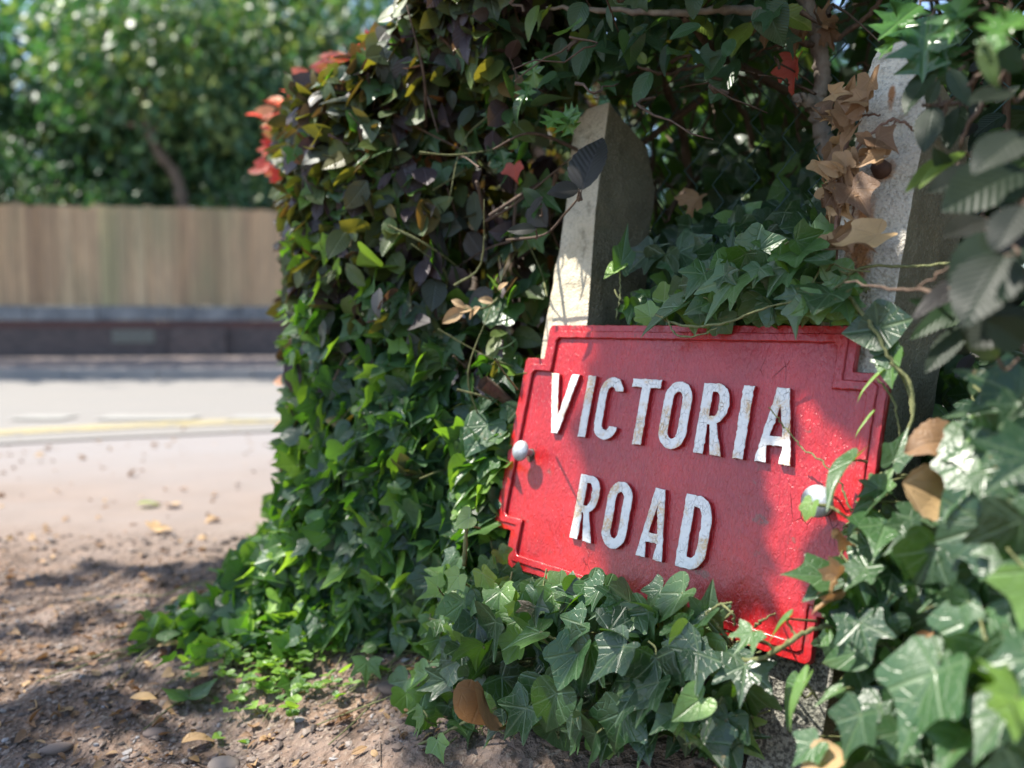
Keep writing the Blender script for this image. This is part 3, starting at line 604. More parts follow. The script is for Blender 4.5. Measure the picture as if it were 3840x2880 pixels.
# dome headed bolts
m = N('zinc', .5); o = m.obj(); m.b.inputs['Metallic'].default_value = .45
c = m.mix(m.ramp(m.noise(90, 4, .6, o), [(.4, 0.), (.65, 1.)]), (.34, .36, .38), (.5, .52, .54)); c = m.mix(m.ramp(m.noise(50, 3, .6, o), [(.62, 0.), (.68, .8)]), c, (.42, .38, .28)); m.col(c)
m.L(m.bump(m.noise(220, 3, .6, o), .0008, .6), m.b.inputs['Normal']); MZ = m.m
for bu, bv_, hh, sc_ in ((.0085, -.178, .016, .94), (.412, -.178, .017, 1.05)):
    R_ = .0148 * sc_; an = np.linspace(0, 2 * math.pi, 33)[:-1]; prof = [(0, hh + .0085), (.35, hh + .0079), (.65, hh + .0062), (.88, hh + .0036), (1, hh + .0008), (1.0, hh - .0008), (.92, hh - .0016), (.36, hh - .0018), (.36, FL - .004)]
    V = [sg(bu, bv_, prof[0][1])]
    for r_, z_ in prof[1:]: V += [sg(bu + R_ * r_ * math.cos(a_), bv_ + R_ * r_ * math.sin(a_), z_) for a_ in an]
    q = [[1 + r_ * 32 + k, 1 + r_ * 32 + (k + 1) % 32, 1 + (r_ + 1) * 32 + (k + 1) % 32, 1 + (r_ + 1) * 32 + k] for r_ in range(len(prof) - 2) for k in range(32)]
    mesh_np('bolt', np.array(V), [np.array(q), np.array([[0, 1 + (k + 1) % 32, 1 + k] for k in range(32)])], MZ, sign)
    # square hole lip the bolt passes through
    plate('bolt_hole', [arc(bu, bv_ - .003, .0075, .0095, 0, 345, 20)], .0004, FL + .0001, [MRU], .0001, parent=sign, step=0)
# ------------------------------------------------------------------ hedge surface along the boundary (t along it, q out of it)
TT = [-1.2, -.6, -.25, .0, .24, .4, .54, .7, .85, .98, 1.1, 1.2, 1.36, 1.5]
ZZ = [0, .12, .25, .4, .6, .85, 1.1, 1.3]
QQ = np.array([
 [.12, .16, .16, .05, .045, .04, .11, .21, .265, .18, .08, .0, -.15, -.4],
 [.12, .15, .14, .06, .055, .06, .11, .16, .18, .10, .0, -.08, -.24, -.5],
 [.10, .13, .12, .07, .07, .08, .105, .12, .09, .03, -.06, -.13, -.30, -.55],
 [.08, .12, .1, .02, .03, .06, .09, .105, .05, -.02, -.09, -.17, -.36, -.6],
 [.06, .1, .06, -.05, .0, .03, .07, .09, .03, -.04, -.11, -.19, -.40, -.6],
 [.03, .08, .02, -.05, .0, .03, .07, .09, .03, -.03, -.10, -.18, -.42, -.6],
 [.0, .03, .0, -.02, .0, .03, .04, .04, .0, -.08, -.17, -.27, -.5, -.7],
 [-.05, -.02, -.02, -.04, -.03, -.03, -.04, -.06, -.12, -.2, -.3, -.4, -.6, -.8]])
def top_z(t): return 1.34 - .28 * min(1, max(0, (t - .3) / .3)) - .1 * max(0, t - .6) / .5
def in_sky(p):
    """the open air left of the hedge shoulder, where no twig reaches"""
    c = p - CAM; z = c @ FW
    if z < .25: return False
    px, py = 1920 + F * (c @ RT) / z, 1440 + F * (c @ DN) / z
    return -400 < py < 2480 and px - 22 < np.interp(py, [-400, 0, 150, 260, 340, 420, 520, 700, 1500, 1880, 2000, 2110, 2250, 2440, 2480], [1700, 1500, 1420, 1240, 1120, 1060, 1050, 1085, 1095, 1050, 990, 880, 750, 590, 560]) + 14 * math.sin(py / 31.)
def Fq(t, z):
    r = [np.interp(t, TT, row) for row in QQ]; return float(np.interp(z, ZZ, r))
def hsurf(t, z, dq=0.):
    q = Fq(t, z); e = .03; dt = (Fq(t + e, z) - Fq(t - e, z)) / (2 * e); dz = (Fq(t, z + e) - Fq(t, max(0, z - e))) / (e + min(z, e))
    n = HN - HD * dt - UP * dz; n = nrmz(n); return hw(t, q, z) + n * dq, n
def gz(p): return float(ground_z(np.array(p[0]), np.array(p[1])))
LAT = np.array([-1., 0, 0])

def hedge_leaves(L, n, tr, zr, kind, sz, dq=(-.12, .03), size_t=0., tips=.75, hue=None, lo=True, prob=None, gap=True, fold=(.05, .45)):
    k = 0; tries = 0
    while k < n and tries < n * 30:
        tries += 1
        t = U(*tr); z = U(*zr)
        if prob is not None and random.random() > prob(t, z): continue
        d = U(*dq) if random.random() < .4 else random.gauss(.0, .018)
        p, nn = hsurf(t, z, d)
        if p[2] < gz(p) + .004: continue
        if gap and shades_gap(p, .04): continue
        if post_front(p) or z > top_z(t) + U(-.04, .03) or in_sky(p): continue
        up = nrmz(nn * U(.4, 1.0) + UP * U(.1, 1.0) + rv(.5)); tip = nrmz(-UP * tips + nn * U(-.1, .7) + rv(.62))
        tpl = kind(t, z); size = sz * random.choice((U(.5, .8), U(.8, 1.2), U(.9, 1.3)))
        h = hue(t, z) if hue else random.random() ** 1.4
        L.add(tpl, p, tip, up, size, U(.85, 1.15), U(*fold), U(-.1, .35), U(-.3, .3), (h, random.random(), random.random() < .25, 1), U(0, .14)); k += 1
def post_front(p):
    """keeps leaves from growing through the posts or over the clean parts of the sign"""
    d = p - S0; u, v, o = d @ SU, d @ SV, d @ SN
    if -.22 < v < .36 and o > -.16:
        if -.012 < u < .1 and o < .035 and v > .03: return True
    if -.62 < v < .32 and .36 < u < .475 and -.16 < o < PF + .004: return True
    if -.56 < v < .34 and -.04 < u < .1 and -.16 < o < PF + .004: return True
    if -.034 < u < .454 and -.331 < v < .0 and -.03 < o < .02: return True
    c = p - CAM; z = c @ FW
    if z < .02: return True
    px = 1920 + F * (c @ RT) / z; py = 1440 + F * (c @ DN) / z
    if o > 0 and inpoly(px, py, CLEAR): return True
    return False
# nothing grows between here and the lens on the open face of the sign and the posts' bare faces
CLEAR = [(2010, 1340), (2050, 1215), (2130, 860), (2100, 760), (2170, 400), (2300, 330), (2500, 600), (2460, 900), (2330, 1010), (2290, 1200), (2480, 1290), (2700, 1270), (2940, 1290), (3110, 1300), (3180, 1400), (3230, 1500), (3260, 1560),
         (3210, 1750), (3120, 2080), (3050, 2250), (3060, 2400), (2900, 2440), (2640, 2300), (2470, 2190), (2330, 2090), (2090, 2060), (1900, 2130), (1860, 1900), (1940, 1500), (1960, 1350)]
def twigs(mb, n, tr, zr, dq, ln, r=.002):
    for _ in range(n):
        t = U(*tr); z = U(*zr); p, nn = hsurf(t, z, U(*dq)); d = nrmz(rv() + UP * .4 - HD * .3); 
        if any(post_front(p + d * ln * e_) for e_ in (-.6, -.3, 0, .3, .6)) or in_sky(p) or in_sky(p + d * ln * .5) or in_sky(p - d * ln * .5): continue
        mb.tube(smooth_path([p - d * ln * .5, p + rv(.012), p + d * ln * .5 + rv(.02)], 4), r * U(.6, 1.6), r * .4, 5)

# copper beech hedge: the upper half of the bank left of the sign
beech = empty('beech_hedge', hw(.8, -.2, 0), 'clipped copper beech hedge with dark purple and bronze leaves left of the sign', 'hedge')
def bprob(t, z): return min(1, max(.03, (z - .36 + .12 * math.sin(9 * t)) * 3.2))
def bhue(t, z): return random.random() ** .8 * .9
L = Leaves(); hedge_leaves(L, 6000, (.3, 1.42), (.3, 1.24), lambda t, z: random.choice(('lo_beech0', 'lo_beech1')), .05, (-.22, .03), prob=bprob, hue=bhue)
hedge_leaves(L, 1500, (.24, 1.45), (1.0, 1.36), lambda t, z: 'lo_beech0', .046, (-.25, .05), hue=bhue)
for _ in range(1500):                                                   # flat top of the hedge
    t, q = U(.45, 1.5), U(-.75, -.02); p = hw(t, q + Fq(t, 1.0), top_z(t) + U(-.07, .02) + .02 * math.sin(7 * t))
    if not shades_gap(p) and not in_sky(p): L.add('lo_beech0', p, nrmz(rv() + UP * .2), nrmz(UP + rv(.5)), U(.03, .055), 1, U(.1, .4), .1, 0, (bhue(0, 0), random.random(), 0, 1), .1)
for _ in range(1600):                                                   # far end
    z = U(.1, .98); q = U(-.9, -.2); p = hw(1.36 + .06 * math.sin(9 * z) + U(-.09, .05) + (q + .2) * .12, q, z)
    if in_sky(p): continue
    L.add('lo_beech0', p, nrmz(-UP * .6 + rv(.6)), nrmz(HD + UP * .3 + rv(.4)), U(.03, .055), 1, U(.1, .4), .1, 0, (bhue(0, 0), random.random(), 0, 1), .1)
L.build('foliage', M['beech'], beech)
L = Leaves()                                                            # fresh red and yellow tips on the far top shoulder
for px, py, z, n_ in [(1060, 545, 1.82, 7), (1075, 470, 1.9, 9), (1110, 400, 1.86, 10), (1070, 600, 1.84, 7), (1180, 330, 1.8, 8), (1250, 270, 1.72, 8), (1330, 260, 1.66, 6), (1400, 245, 1.6, 3), (1085, 660, 1.92, 3), (1140, 740, 1.88, 3), (1340, 410, 1.6, 3), (1440, 200, 1.5, 5), (1540, 240, 1.42, 4), (1310, 600, 1.55, 3), (1130, 1440, 1.85, 3), (1130, 1560, 1.86, 3), (1400, 1530, 1.5, 3), (1360, 1150, 1.5, 3), (1620, 640, 1.25, 2)]:
    for _ in range(int(n_ * 1.7)):
        p = at(px - 10 + random.gauss(0, 26), py + random.gauss(0, 26), z + random.gauss(0, .04)); d = nrmz(np.array([-.8, -.2, U(-.3, .6)]) + rv(.35))
        L.add(random.choice(('beech0', 'beech1')), p, d, nrmz(UP * .7 + np.array([-.2, -.6, 0]) + rv(.3)), U(.036, .06), 1.1, U(.1, .4), U(0, .2), 0, (random.random(), random.random(), 0, 1), .06)
L.build('young_leaves', M['beech_red'], beech)
mb = MB(); twigs(mb, 420, (.25, 1.4), (.3, 1.25), (-.25, .01), .16, .0025); twigs(mb, 110, (.25, 1.4), (.1, 1.1), (-.3, -.08), .4, .006)
for k in range(7):
    t = .35 + k * .12; mb.tube(smooth_path([hw(t, -.38, 0), hw(t + U(-.05, .05), -.4, .3), hw(t + U(-.05, .05), -.4, .6), hw(t + U(-.05, .05), -.4, .85)], 6), .016, .006, 7)
mb.build('branch', M['twig'], beech)

# loose shoots standing out of the clipped face
L = Leaves(); mb = MB()
for _ in range(150):
    t, z = U(.28, 1.3), U(.3, 1.1)
    if z > top_z(t) + .02: continue
    p, nn = hsurf(t, z, -.01); d = nrmz(nn * .7 + UP * U(-.1, .9) + rv(.35)); l_ = U(.04, .1); e_ = p + d * l_
    if in_sky(e_) or post_front(e_) or shades_gap(e_, .03): continue
    mb.tube(smooth_path([p - d * .02, p + d * l_ * .5 + rv(.004), e_], 4), .0013, .0007, 5); h = U(0, .9)
    for k in range(random.randint(3, 6)): f_ = .35 + .65 * k / 5; L.add(random.choice(('lo_beech0', 'lo_beech1')), p + d * l_ * f_, nrmz(d * .6 + rv(.6)), nrmz(UP + nn * .4 + rv(.4)), U(.028, .045), 1, U(.1, .4), U(0, .3), 0, (min(1, h + U(-.1, .1)), random.random(), 0, 1), .1)
L.build('shoot_leaves', M['beech'], beech); mb.build('shoots_wood' if False else 'shoot_wood', M['twig'], beech)['kind'] = 'stuff'

# ivy over the bank and hedge foot
bank = empty('ivy_bank', hw(.7, .1, 0), 'thick ivy covering the hedge foot and bank left of the sign', 'ivy')
def ik(t, z): return 'lo_ivy%d' % random.choice((0, 0, 1, 2, 3, 4)) if t > .62 else 'ivy%d' % random.choice((0, 0, 1, 2, 3, 4))
def iprob(t, z): return min(1, max(0, 1.55 - z * 1.9 + .3 * math.sin(6 * t + 1)))
def ih(t, z): return min(1, random.random() ** (1.0 if t < .9 else .7) * .95 + (.12 if z < .2 else 0))
L = Leaves(); hedge_leaves(L, 4600, (.29, 1.42), (.015, .84), ik, .047, (-.1, .035), prob=iprob, hue=ih)
hedge_leaves(L, 900, (.2, .62), (.03, .5), ik, .042, (-.09, .04), prob=iprob, hue=ih)
hedge_leaves(L, 420, (.3, 1.4), (.7, 1.25), ik, .036, (-.08, .03), hue=ih)
hedge_leaves(L, 720, (.6, 1.36), (.03, .8), ik, .04, (.01, .045), hue=lambda t, z: U(.8, 1), prob=lambda t, z: t > 1.05 or random.random() < .35)  # bright outermost leaves, most at the far end: sunlight put into their hue
for _ in range(230):                                                    # runners over the soil in front
    t = U(.25, .9); q = Fq(t, 0) + abs(random.gauss(0, .05)); p = hw(t, q, 0); p[2] = gz(p) + U(.008, .05)
    L.add(ik(t, 0), p, nrmz(rv() + HN * .7 - UP * .3), nrmz(UP + rv(.45)), U(.02, .042), 1, U(.1, .5), U(0, .3), U(-.2, .2), (U(.3, 1), random.random(), 0, 1), .12)
L.build('foliage', M['ivy_far'], bank)
mb = MB(); twigs(mb, 260, (.25, 1.35), (.02, .8), (-.08, .015), .14, .0014)
for _ in range(46):
    t = U(.25, 1.0); q0 = Fq(t, 0); pts = []
    d = nrmz(HN * U(.3, 1) + HD * U(-.8, .8))
    for s_ in np.linspace(-.05, U(.08, .26), 6): p = hw(t, q0, 0) + d * s_ + rv(.006); p[2] = gz(p) + .004 + abs(random.gauss(0, .004)); pts.append(p)
    mb.tube(smooth_path(pts, 3), .0016, .0008, 5)
mb.build('vine', M['vine'], bank)
# small seedlings in the sunny spot on the soil
seed = empty('seedling_patch', ground_at(1080, 2540), 'patch of small bright green seedlings on the soil at the foot of the ivy bank', 'weeds'); L = Leaves(); mb = MB()
for _ in range(260):
    g_ = ground_at(1050 + random.gauss(0, 130), 2520 + random.gauss(0, 90)); g_[2] = gz(g_); h_ = U(.008, .03); top = g_ + np.array([U(-.006, .006), U(-.006, .006), h_])
    mb.tube([g_, (g_ + top) / 2 + rv(.002), top], .0005, .0004, 4)
    for a_ in range(random.choice((2, 3, 4))): L.add('lo_ivy2' if random.random() < .4 else 'oval', top, nrmz(np.array([math.cos(a_ * 1.9 + h_ * 900), math.sin(a_ * 1.9 + h_ * 900), .3])), nrmz(UP + rv(.3)), U(.008, .018), U(1, 1.8), .2, .1, 0, (U(.75, 1), random.random(), 0, 1), 0)
L.build('foliage', M['ivy_far'], seed); mb.build('stem', M['vine'], seed); seed['kind'] = 'stuff'

# ------------------------------------------------------------------ ivy around the sign
def petiole(mb, p, nrm_, tip, ln=.03, r=.0011):
    q = p - tip * ln * .7 - nrm_ * ln * .6 + rv(.004); mb.tube(smooth_path([q, (p + q) / 2 + rv(.003) - UP * .002, p], 3), r, r * .8, 5, (random.random(), 0, 0, 1))
GAPCHK = [True]
def hero(L, mb, bx, by, tx, ty, off, doff=0., typ=0, wid=1., hue=.5, roll=0., fold=.35, curl=.15, bend=0., val=None, stem=None, kind='ivy', zd=None, dry=0):
    """one leaf: petiole joint seen at (bx,by), tip at (tx,ty); off = metres out of the sign's plane (or zd = depth)"""
    B = onsign(bx, by, off) if zd is None else at(bx, by, zd); T = onsign(tx, ty, off + doff) if zd is None else at(tx, ty, zd - doff)
    if GAPCHK[0] and shades_gap((B + T) / 2, .015): return
    ax = T - B; ln = np.linalg.norm(ax); ax /= ln; v = nrmz(CAM - B); nn = v * .8 + UP * .45 + LAT * .3; nn = nrmz(nn - ax * (nn @ ax))
    sd = np.cross(ax, nn); nn = nrmz(nn * math.cos(roll) + sd * math.sin(roll))
    L.add('%s%s' % (kind, typ), B, ax, nn, ln * 1.03, wid, fold, curl, bend, (hue, U(0, 1) if val is None else val, dry, 1), .07 + .22 * dry)
    if stem is not None and mb is not None:
        sx_, sy_, so_ = stem; E_ = onsign(sx_, sy_, so_) if zd is None else at(sx_, sy_, so_)
        mb.tube(smooth_path([E_, (E_ + B) / 2 + rv(.003) - UP * .003, B], 5), .0013, .0011, 6, (random.random(), 0, 0, 1))
def patch(L, mb, poly, n, off, size, kinds=('ivy0', 'ivy0', 'ivy1', 'ivy2', 'ivy3', 'ivy4'), hue=(0, .8), zfun=None, tips=.7, gap=True, face=.8, mind=None, up=.55, out=None, fold=(.1, .6)):
    xs_ = [p[0] for p in poly]; ys_ = [p[1] for p in poly]; k = 0; tr_ = 0; pts = []
    while k < n and tr_ < n * 40:
        tr_ += 1; x, y = U(min(xs_), max(xs_)), U(min(ys_), max(ys_))
        if not inpoly(x, y, poly): continue
        p = onsign(x, y, U(*off)) if zfun is None else at(x, y, zfun(x, y) + U(*off))
        if p[2] < gz(p) + .01 or post_front(p) or (gap and shades_gap(p, .02)) or in_sky(p): continue
        s_ = size * random.choice((U(.55, .8), U(.8, 1.15), U(.95, 1.3)))
        if mind and any(np.linalg.norm(p - q) < mind for q in pts[-400:]): continue
        v = nrmz(CAM - p); tip = nrmz(-UP * tips + LAT * U(-.7, .8) + v * U(-.2, .5) + rv(.3)); nn = nrmz(v * face + UP * up + SN * .3 + rv(.33))
        c_ = (p + tip * s_) - CAM; z_ = c_ @ FW
        if z_ > .05 and inpoly(1920 + F * (c_ @ RT) / z_, 1440 + F * (c_ @ DN) / z_, CLEAR) and random.random() < .8: continue
        pts.append(p); L.add(random.choice(kinds), p, tip, nn, s_, U(.85, 1.12), U(*fold), U(-.1, .4), U(-.35, .35), (U(*hue) if random.random() > .13 else U(.85, 1), random.random(), random.random() < .25, 1), U(.02, .2))
        if mb is not None and random.random() < .6: petiole(mb, p, nn, tip, U(.02, .05))
        k += 1
def vine(mb, pts, r=.0016, off=None, col=None):
    mb.tube(smooth_path([onsign(*p) for p in pts], 7, .0006), r, r * .7, 7, col)

# ivy trailing over the top edge
top = empty('ivy_plant', onsign(2700, 1180, -.03), 'pale lit ivy trailing over the top edge of the red sign between the posts', 'ivy', 'ivy growing round the sign')
L = Leaves(); mb = MB()
TOP = [(2540, 1130), (2600, 1020), (2720, 960), (2850, 930), (2990, 880), (3100, 900), (3160, 1000), (3190, 1120), (3150, 1200), (3050, 1215), (2900, 1220), (2760, 1210), (2640, 1225), (2540, 1200)]
patch(L, mb, TOP, 66, (-.06, .045), .038, hue=(.25, .9), mind=.011, tips=.45)
patch(L, mb, [(2520, 1150), (2560, 1080), (2860, 1060), (3190, 1080), (3170, 1235), (2950, 1225), (2560, 1225)], 26, (-.01, .05), .036, hue=(.3, .95), mind=.013, tips=.3)
patch(L, mb, [(2060, 1200), (2130, 1130), (2240, 1150), (2340, 1130), (2560, 1100), (2560, 1225), (2090, 1225)], 26, (-.09, -.02), .034, hue=(.1, .8))
for h_ in [
 (2188, 1131, 2122, 1226, .02, .0, 2, .7, .75, .9, .5, .3), (2321, 998, 2261, 1042, -.01, .02, 2, .8, .98, .2, .25, .1), (2330, 990, 2353, 839, -.01, 0, 1, .45, .55, .8, .2, 0), (2438, 947, 2337, 1029, -.07, .01, 0, .9, .15, .1, .2, .1),
 (2430, 950, 2500, 905, -.075, .01, 3, .8, .1, -.2, .2, .1), (2438, 1187, 2368, 1143, .01, .01, 4, .9, .96, .1, .3, .1), (2742, 947, 2641, 935, -.07, .0, 0, .85, .3, .2, .3, .1), (2742, 945, 2745, 838, -.07, .0, 3, .7, .25, -.3, .2, .1),
 (2546, 1150, 2375, 1246, .03, .015, 2, .62, .55, .55, .35, .2), (2760, 1050, 2620, 1205, .04, .02, 3, .8, .7, .2, .4, .2), (2800, 1100, 2790, 1215, .045, .01, 0, .9, .75, 0, .4, .2), (2960, 1000, 2850, 1110, .03, .01, 0, .95, .6, .3, .3, .2),
 (3050, 1020, 3035, 830, .01, .0, 3, .8, .7, .2, .35, .1), (3010, 1150, 2950, 1262, .045, .01, 1, .8, .6, .5, .4, .3), (3170, 1130, 3190, 1210, .03, .01, 0, .9, .7, -.3, .3, .2), (2960, 1080, 3060, 1170, .04, .0, 2, .8, .9, -.2, .3, .2),
 (2560, 1110, 2640, 1010, .0, .01, 1, .8, .45, .3, .3, .1), (2490, 1130, 2560, 1060, .0, .01, 4, .8, .9, .2, .3, .1), (2690, 1180, 2640, 1232, .05, .01, 0, 1, .95, 0, .3, .1), (2880, 1190, 2820, 1260, .05, .01, 0, .9, .5, .3, .4, .2)]:
    bx, by, tx, ty, of, do, ty_, wd_, hu, ro, fo, cu_ = h_; hero(L, mb, bx, by, tx, ty, of, do, ty_, wd_, hu, ro, fo, cu_)
GAPCHK[0] = False       # round dark leaves at the sign's right shoulder
for bx, by, tx, ty, w_ in ((3290, 1235, 3155, 1250, 1.5), (3298, 1230, 3425, 1195, 1.5), (3292, 1225, 3280, 1130, 1.3)): hero(L, mb, bx, by, tx, ty, .035, .01, 2, w_, .22, .1, .12, .05)
hero(L, mb, 3345, 1340, 3262, 1262, .035, .0, 1, .8, .5, -.2, .4, .2); hero(L, mb, 3345, 1345, 3330, 1452, .035, .01, 2, .9, .8, .3, .45, .2); hero(L, mb, 3290, 1410, 3190, 1500, .04, .01, 2, .3, .97, .9, .3, .2)
hero(L, mb, 3265, 1560, 3196, 1640, .03, .01, 2, .3, .97, .9, .3, .1)
L.build('foliage', M['ivy'], top); GAPCHK[0] = True
vine(mb, [(2310, 1195, .0), (2325, 1120, -.01), (2325, 1050, -.01), (2320, 1000, -.01)]); vine(mb, [(2460, 1180, .03), (2560, 1220, .045), (2700, 1215, .05), (2860, 1160, .05), (3020, 1120, .04), (3180, 1110, .03)])
vine(mb, [(2500, 1190, .04), (2530, 1250, .05), (2600, 1262, .05), (2690, 1230, .05)], .0012); vine(mb, [(3180, 1110, .03), (3270, 1220, .04), (3330, 1330, .04), (3400, 1450, .03), (3420, 1560, .03), (3380, 1690, .03)], .002)
vine(mb, [(3290, 1420, .03), (3350, 1500, .02), (3370, 1590, .02), (3380, 1700, .01)], .0012); vine(mb, [(2900, 1050, 0), (3100, 1060, .01), (3250, 1000, .01), (3420, 1000, .02), (3560, 985, .03)], .0017)
for _ in range(24): x, y = U(2550, 3250), U(980, 1180); vine(mb, [(x, y, U(-.05, .03)), (x + U(-60, 60), y + U(-30, 30), U(-.04, .03)), (x + U(-120, 120), y + U(-60, 60), U(-.05, .02))], .0012)
mb.build('vine', M['vine'], top)

# dark ivy in the hollow behind the posts
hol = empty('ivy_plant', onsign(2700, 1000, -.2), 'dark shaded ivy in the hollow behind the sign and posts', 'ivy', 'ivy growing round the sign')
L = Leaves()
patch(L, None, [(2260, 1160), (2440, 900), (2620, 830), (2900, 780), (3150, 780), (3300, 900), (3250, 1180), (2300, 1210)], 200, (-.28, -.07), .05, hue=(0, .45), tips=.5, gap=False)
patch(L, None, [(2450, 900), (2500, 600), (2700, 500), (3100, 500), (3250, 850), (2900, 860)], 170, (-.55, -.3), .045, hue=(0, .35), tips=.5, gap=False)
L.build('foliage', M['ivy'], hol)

# ivy hanging below the sign
low = empty('ivy_plant', onsign(2350, 2550, .02), 'glossy dark ivy with large leaves covering the ground under the red sign', 'ivy', 'ivy growing round the sign')
L = Leaves(); mb = MB()
LOW = [(1860, 2230), (1990, 2200), (2120, 2160), (2250, 2150), (2350, 2200), (2450, 2270), (2540, 2300), (2640, 2450), (2760, 2510), (2820, 2540), (2800, 2640), (2760, 2760), (2600, 2780), (2400, 2700), (2230, 2760), (2060, 2740), (1900, 2700), (1760, 2560), (1700, 2380), (1750, 2230)]
patch(L, mb, LOW, 105, (-.03, .05), .038, hue=(0, .6), mind=.02, up=.8, face=.5)
patch(L, mb, [(x, y + 40) for x, y in LOW], 56, (.02, .09), .046, hue=(0, .65), mind=.03, up=.9, face=.45, fold=(.1, .8))
patch(L, mb, [(1700, 2240), (1900, 2210), (2050, 2210), (2100, 2280), (1950, 2330), (1780, 2400), (1640, 2420), (1600, 2300)], 80, (0, .07), .036, hue=(.4, 1), mind=.012)
patch(L, mb, [(1980, 2210), (2200, 2170), (2400, 2240), (2600, 2340), (2700, 2420), (2400, 2330), (2100, 2260)], 45, (.025, .06), .04, hue=(.3, .85), mind=.016)
patch(L, mb, [(1500, 2560), (1700, 2450), (1860, 2600), (1800, 2760), (1600, 2860), (1450, 2800)], 22, (.0, .08), .038, hue=(.1, .8), mind=.02)
patch(L, mb, [(2540, 2600), (2760, 2580), (2760, 2800), (2650, 2830), (2560, 2760)], 20, (.0, .06), .036, hue=(0, .5), mind=.014)
HERO = [(2026, 2372, 1869, 2420, .10, .02, 1, .95, .75, .7, .12, .1), (2215, 2425, 2153, 2632, .085, .0, 0, .8, .35, .1, .25, .2), (2340, 2425, 2195, 2560, .095, .02, 1, .8, .3, .2, .25, .1), (2620, 2450, 2487, 2580, .08, .01, 0, 1.05, .25, .1, .2, .15),
 (2610, 2440, 2690, 2540, .078, 0, 3, .8, .3, -.2, .2, .1), (2795, 2495, 2772, 2648, .07, .02, 3, 1.1, .22, -.1, .18, .12), (2820, 2372, 2755, 2455, .09, .01, 3, 1.15, .7, .4, .12, 0), (2560, 2225, 2407, 2352, .06, .01, 2, .7, .65, .3, .35, .15),
 (2655, 2300, 2540, 2390, .06, .02, 1, .75, .4, .5, .35, .25), (2650, 2320, 2675, 2175, .055, .01, 0, .8, .45, .5, .3, .15), (2310, 2115, 2207, 2182, .05, .01, 1, .85, .6, .2, .3, .1), (2353, 2188, 2236, 2175, .055, 0, 3, .95, .65, .0, .35, .1),
 (2350, 2190, 2352, 2132, .055, 0, 2, .9, .6, .0, .3, .1), (2253, 2205, 2153, 2293, .06, .01, 0, .85, .5, .3, .3, .1), (2099, 2195, 2050, 2130, .05, .01, 4, .9, .85, 0, .3, .1), (2576, 2364, 2508, 2490, .075, .0, 2, .75, .98, -.9, .15, .1),
 (1975, 2655, 1876, 2775, .09, .01, 0, 1.05, .4, .1, .25, .1), (2085, 2600, 2022, 2790, .095, .0, 2, .85, .55, -.3, .4, .35), (2291, 2745, 2243, 2878, .06, .01, 1, .85, .4, .1, .15, .1), (2407, 2737, 2432, 2870, .06, .01, 2, .95, .25, 0, .15, .1),
 (2470, 2560, 2355, 2730, .085, .01, 1, .7, .3, .4, .3, .15), (2400, 2560, 2230, 2632, .075, .0, 0, .95, .12, .1, .2, .1), (2953, 2320, 2862, 2398, .07, 0, 2, .4, .85, .8, .4, .2), (2991, 2580, 2922, 2742, .06, 0, 2, .5, .7, .5, .4, .2),
 (1584, 2687, 1545, 2760, .1, 0, 3, .9, .85, .4, .3, .1), (1640, 2780, 1660, 2868, .1, 0, 1, .9, .9, .2, .3, .1), (2480, 2210, 2395, 2300, .05, .01, 0, .8, .45, .3, .3, .2), (2180, 2340, 2060, 2420, .08, .01, 0, .9, .55, .3, .3, .2),
 (2050, 2250, 2085, 2330, .05, .01, 0, 1.1, .85, 0, .3, .2), (2760, 2480, 2835, 2440, .06, 0, 4, .9, .3, 0, .2, .1), (2720, 2640, 2700, 2740, .05, 0, 0, .9, .35, 0, .3, .1), (2650, 2700, 2610, 2790, .04, 0, 3, 1., .3, 0, .3, .1)]
for h_ in HERO:
    bx, by, tx, ty, of, do, ty_, wd_, hu, ro, fo, cu_ = h_; hero(L, mb, bx, by, tx, ty, of, do, ty_, wd_, hu, ro, fo, cu_, stem=(bx + U(20, 110), by + U(-20, 60), of - U(.03, .06)))
L.build('foliage', M['ivy'], low)
vine(mb, [(2770, 2474, .055), (2830, 2475, .065), (2930, 2430, .07), (3020, 2370, .07), (3090, 2350, .06), (3170, 2352, .04)], .0026, col=(.9, 0, 0, 1)); vine(mb, [(2990, 2390, .07), (2960, 2350, .07), (2950, 2325, .07)], .0013)
vine(mb, [(2900, 2430, .07), (2840, 2390, .085), (2818, 2370, .09)], .0013); vine(mb, [(2740, 2420, .04), (2690, 2340, .06), (2650, 2300, .06), (2700, 2270, .055), (2745, 2262, .05)], .0018, col=(0, 0, 0, 1)); vine(mb, [(2710, 2268, .055), (2745, 2300, .06), (2752, 2345, .05)], .0014)
vine(mb, [(1450, 2860, .1), (1600, 2780, .09), (1760, 2700, .07), (1900, 2630, .05)], .0022); vine(mb, [(2026, 2372, .1), (2090, 2400, .09), (2160, 2405, .07)], .0016)
for _ in range(70): x, y = U(1800, 2850), U(2350, 2780); vine(mb, [(x, y, U(0, .05)), (x + U(-50, 50), y + U(-40, 30), U(-.01, .05)), (x + U(-120, 120), y + U(-70, 50), U(0, .04))], .0013)
mb.build('vine', M['vine'], low)

